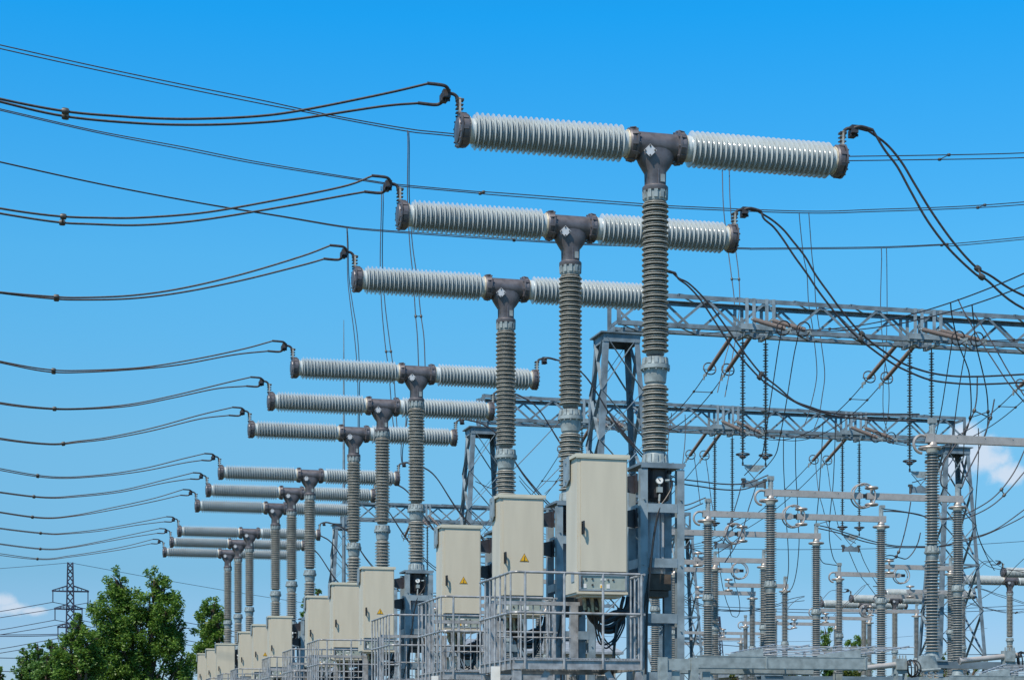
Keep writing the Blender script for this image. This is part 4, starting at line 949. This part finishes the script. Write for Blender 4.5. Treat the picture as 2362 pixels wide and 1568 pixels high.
top, ends = pylon(162, 1297, 330, 0, 'dark lattice transmission pylon with three cross arms above the trees', [(1363, 121, 204), (1404, 126, 190), (1446, 133, 188)])
def far_line(a, b, sag, label, r=.06, n=18):
    a, b = Vector(a), Vector(b); m = MB(); m.tube([a.lerp(b, k / n) - Vector((0, 0, 4 * sag * (k / n) * (1 - k / n))) for k in range(n + 1)], r, 5)
    tag(m.build('far_power_line', M['far_steel']), label, 'power line', 'thin distant power lines')
an = ['upper left', 'upper right', 'middle left', 'middle right', 'lower left', 'lower right']
for k, q in enumerate(ends):
    far_line(q, (q.x - 130, q.y - 30, q.z - 2), 7, 'thin line running left from the %s arm of the pylon' % an[k])
    if k != 5: far_line(q, (q.x + 260, q.y + 160, q.z - 3), 9, 'thin line running right from the %s arm of the pylon' % an[k])
far_line(top, (top.x - 130, top.y - 30, top.z - 6), 3, 'thinnest line running left from the pylon top', .04)
far_line(top, (top.x + 260, top.y + 160, top.z + 2), 8, 'thinnest line running right from the pylon top', .04)
for k, (v0, v1, y, nm) in enumerate(((1262, 1236, 300, 'thin rising line high behind the far breaker arms'), (1392, 1385, 260, 'double line across the sky by the right tower'), (1398, 1394, 262, 'lower twin of the double line by the right tower'), (1520, 1500, 230, 'low distant line right of the near frame'), (1528, 1512, 232, 'second low distant line right of near frame'), (1475, 1500, 240, 'distant line falling to the right behind the posts'), (1550, 1532, 228, 'lowest distant line just over the small trees'))):
    far_line(at(1540, v0, y), at(2500, v1, y + 20), 1.2, nm, .05)
for k, (v0, v1, y, nm) in enumerate(((1462, 1450, 240, 'thick double line low at the left edge, upper wire'), (1466, 1452, 240, 'thick double line low at the left edge, lower wire'), (1515, 1506, 240, 'lowest thin line at the left edge'), (1545, 1540, 240, 'faint thin line just above the left horizon trees'))):
    far_line(at(-60, v0, y), at(330, v1, y), .3, nm, .05)
# wooden pole and small lattice mast
p = at(1657, 1500, 150); m = MB(); m.tube([(0, 0, 0), (0, 0, p.z)], [.22, .16], 10); root = empty('utility_pole', (p.x, p.y, 0), 'brown wooden pole with a dark lattice top, seen between the left posts', 'pole')
m.build('pole', M['concrete'], root); z0, z1 = p.z, at(1657, 1421, 150).z; m = MB()
for s in (-1, 1):
    for q in (-1, 1): m.bar((s * .32, q * .32, z0 - .6), (s * .10, q * .10, z1), .07)
for k in range(7):
    za, zb = z0 - .6 + (z1 - z0 + .6) * k / 7, z0 - .6 + (z1 - z0 + .6) * (k + 1) / 7; wa, wb = .32 - .22 * k / 7, .32 - .22 * (k + 1) / 7
    for q in (-1, 1): m.bar((-wa, q * wa, za), (wb, q * wb, zb), .045); m.bar((wa, q * wa, za), (-wb, q * wb, zb), .045)
m.build('lattice_top', M['far_steel'], root); m = MB(); m.box((1.1, 0, z0 - 1.1), (3.2, .08, .10)); m.tube([(2.4, 0, z0 - 1.1), (2.4, 0, z0 - 2.4)], .10, 8); m.build('cross_arm', M['far_steel'], root)
def building(u0, u1, v, y, d, label, nw):
    a, b = at(u0, v, y), at(u1, v, y); w = (b - a).length; root = empty('brick_building', (a.x, a.y, 0), label, 'building'); h = a.z
    m = MB(); m.box((w / 2, d / 2, (h - .6) / 2), (w, d, h - .6)); m.build('wall', M['wallp'], root)
    m = MB(); m.prism([(-.4, -.5, h - .6), (-.4, d / 2, h + .4), (-.4, d + .5, h - .6), (-.4, d + .5, h - .75), (-.4, -.5, h - .75)], (0, 0, 0), (w + .8, 0, 0)); m.build('roof', M['roof'], root, smooth=False)
    for k in range(nw):
        x = w * (k + .5) / nw; m = MB(); m.box((x, -.03, h - 2.0), (w / nw * .5, .10, 1.3)); f = m.build('window', M['white'], root)
        m = MB(); m.box((x, -.09, h - 2.0), (w / nw * .42, .03, 1.15)); m.build('pane', M['glass'], f)
building(640, 800, 1545, 135, 10, 'low brick building with grey roof behind the farthest cabinets and trees', 6)
building(1095, 1420, 1478, 118, 9, 'long low building with a pale roof seen through the railings', 9)
building(1705, 1790, 1536, 130, 8, 'low orange brick building at the bottom behind the grating canopy', 4)

# ------------------------------------------------------------------ trees
def tree(name, lobes, y, label, lm, size=.085, dens=1.9, group='trees beyond the yard', trunk_u=None, depth=.8, seed=1, cat='tree'):
    """lobes: survey (u, v, radius) of the foliage masses, spread through a crown standing at distance y"""
    rnd = random.Random(seed); k = y / ray(lobes[0][0], lobes[0][1]).y / 4336.4
    cs = []
    for (u, v, r) in lobes:
        c = at(u, v, y); rr = r * k; cs.append((c + Vector((0, rnd.uniform(-.5, .5) * rr * depth, 0)), rr))
    tu = trunk_u or sum(l[0] for l in lobes) / len(lobes); base = at(tu, 1600, y); base.z = 0
    root = empty(name, base, label, cat, group)
    zt = max(c.z for c, r in cs)
    t = MB(); zs = zt * .42; t.tube([(0, 0, -.1), (.1, .05, zs * .5), (0, 0, zs), (.05, .1, zt * .7), (0, 0, zt * .92)], [.26, .22, .18, .10, .03], 8)
    for (c, r) in cs:
        q = c - base; s0 = Vector((0, 0, max(1.0, q.z * .55)))
        midp = s0.lerp(q, .5) + Vector((rnd.uniform(-.3, .3), rnd.uniform(-.3, .3), -.25)); br = spline([s0, midp, q], 4); t.tube(br, [.11 - .09 * i / (len(br) - 1) for i in range(len(br))], 6)
        for j in range(6):
            e_ = q + Vector((rnd.gauss(0, 1), rnd.gauss(0, 1), rnd.gauss(0, 1))).normalized() * r * .85; t.tube([q.lerp(s0, .25), q.lerp(e_, .4), e_], [.045, .03, .01], 5)
    t.build('trunk', M['bark'], root)
    m = MB(); vs, fs = m.v, m.f
    for (c, r) in cs:
        q = c - base; ncl = max(8, int(26 * dens * (r / 1.0) ** 2))
        for j in range(ncl):
            d = Vector((rnd.gauss(0, 1), rnd.gauss(0, 1) * depth, rnd.gauss(0, 1))).normalized() * r * (rnd.random() ** .40) * rnd.uniform(.84, 1.12)
            cc = q + d; cr = rnd.uniform(.22, .50) * min(1.0, r)
            for _ in range(int(170 * (cr / .4) ** 2) + 12):
                n1 = Vector((rnd.gauss(0, 1), rnd.gauss(0, 1), rnd.gauss(0, 1))); p_ = cc + n1.normalized() * cr * (rnd.random() ** .5) * Vector((1, 1, .75)).length / 1.6
                a = Vector((rnd.gauss(0, 1), rnd.gauss(0, 1), rnd.gauss(0, .6))).normalized(); b_ = a.cross(Vector((rnd.gauss(0, 1), rnd.gauss(0, 1), rnd.gauss(0, 1)))).normalized(); s = size * rnd.uniform(.55, 1.2)
                o_ = len(vs); vs += [tuple(p_ - a * s), tuple(p_ + b_ * s * .45), tuple(p_ + a * s), tuple(p_ - b_ * s * .45)]; fs.append((o_, o_ + 1, o_ + 2, o_ + 3)); m.m.append(0)
    m.build('foliage', M[lm], root, smooth=False)
tree('broadleaf_tree', [(272,1338,24),(265,1365,34),(355,1338,26),(370,1362,34),(318,1400,42),(250,1405,38),(388,1405,40),(350,1440,45),(240,1455,38),(295,1465,45),(410,1450,34),(395,1495,42),(225,1500,38),(340,1510,40),(270,1530,50),(425,1520,28),(330,1570,55),(400,1570,45),(230,1575,45)], 92, 'biggest broadleaf tree with a twin topped crown, left of the last breaker', 'leaf', trunk_u=345, dens=1.5, seed=3)
tree('broadleaf_tree', [(183,1425,16),(180,1445,22),(168,1465,26),(203,1475,32),(160,1500,34),(195,1520,40),(150,1540,34),(215,1550,36),(165,1565,38)], 88, 'mid sized tree right under the pylon, leaning on the biggest tree', 'leaf', trunk_u=185, dens=1.9, seed=4)
tree('broadleaf_tree', [(120,1492,20),(135,1512,27),(108,1525,26),(90,1545,24),(112,1555,32),(142,1560,34)], 95, 'low rounded tree between the pylon tree and the poplars', 'leaf2', seed=5)
tree('poplar_tree', [(62,1502,15),(58,1524,22),(74,1540,26),(70,1562,30),(46,1558,24)], 100, 'small dark poplar at the far left edge of the tree group', 'leaf2', seed=6)
tree('poplar_tree', [(88,1494,15),(92,1518,22),(94,1550,28)], 99, 'small poplar with pointed top left of the low rounded tree', 'leaf2', seed=16)
tree('shrub', [(0,1545,10),(-5,1560,16)], 99, 'small green bush cut by the left edge', 'leaf2', seed=7, cat='bush')
tree('broadleaf_tree', [(490,1392,20),(482,1425,32),(505,1440,28),(478,1470,36),(505,1495,32),(470,1520,34),(500,1550,36)], 96, 'medium tree seen behind the last breaker columns', 'leaf', dens=2.0, seed=8)
tree('poplar_tree', [(707,1365,8),(705,1390,11),(703,1420,13),(706,1450,15),(733,1364,8)], 98, 'narrow green tree top between the breaker columns of the second group', 'leaf2', dens=2.5, seed=9)
tree('broadleaf_tree', [(1905,1455,14),(1900,1480,17),(1912,1505,18),(1905,1535,22),(1920,1560,22)], 118, 'green tree left of the far breaker columns at right', 'leaf', dens=2.4, seed=10)
tree('broadleaf_tree', [(1985,1480,16),(1965,1490,16),(1998,1505,16),(1978,1520,24),(1995,1550,26),(1955,1560,18)], 118, 'green tree right of the far breaker columns with twiggy top', 'leaf', dens=2.4, seed=11)
tree('broadleaf_tree', [(1800,1548,16),(1830,1540,20),(1865,1545,20),(1770,1550,14),(1940,1555,22),(1975,1558,20),(1690,1560,9)], 112, 'yellow green low tree under the grating canopy', 'leaf3', dens=2.6, seed=12)
tree('broadleaf_tree', [(2172,1512,9),(2170,1535,14),(2185,1550,16),(2230,1545,12),(2250,1540,10)], 114, 'small green tree behind the right tower legs', 'leaf', dens=2.2, seed=13)
tree('shrub', [(2120,1560,14),(2090,1562,10)], 110, 'low green bush at the bottom between two post insulators', 'leaf', seed=14, cat='bush')
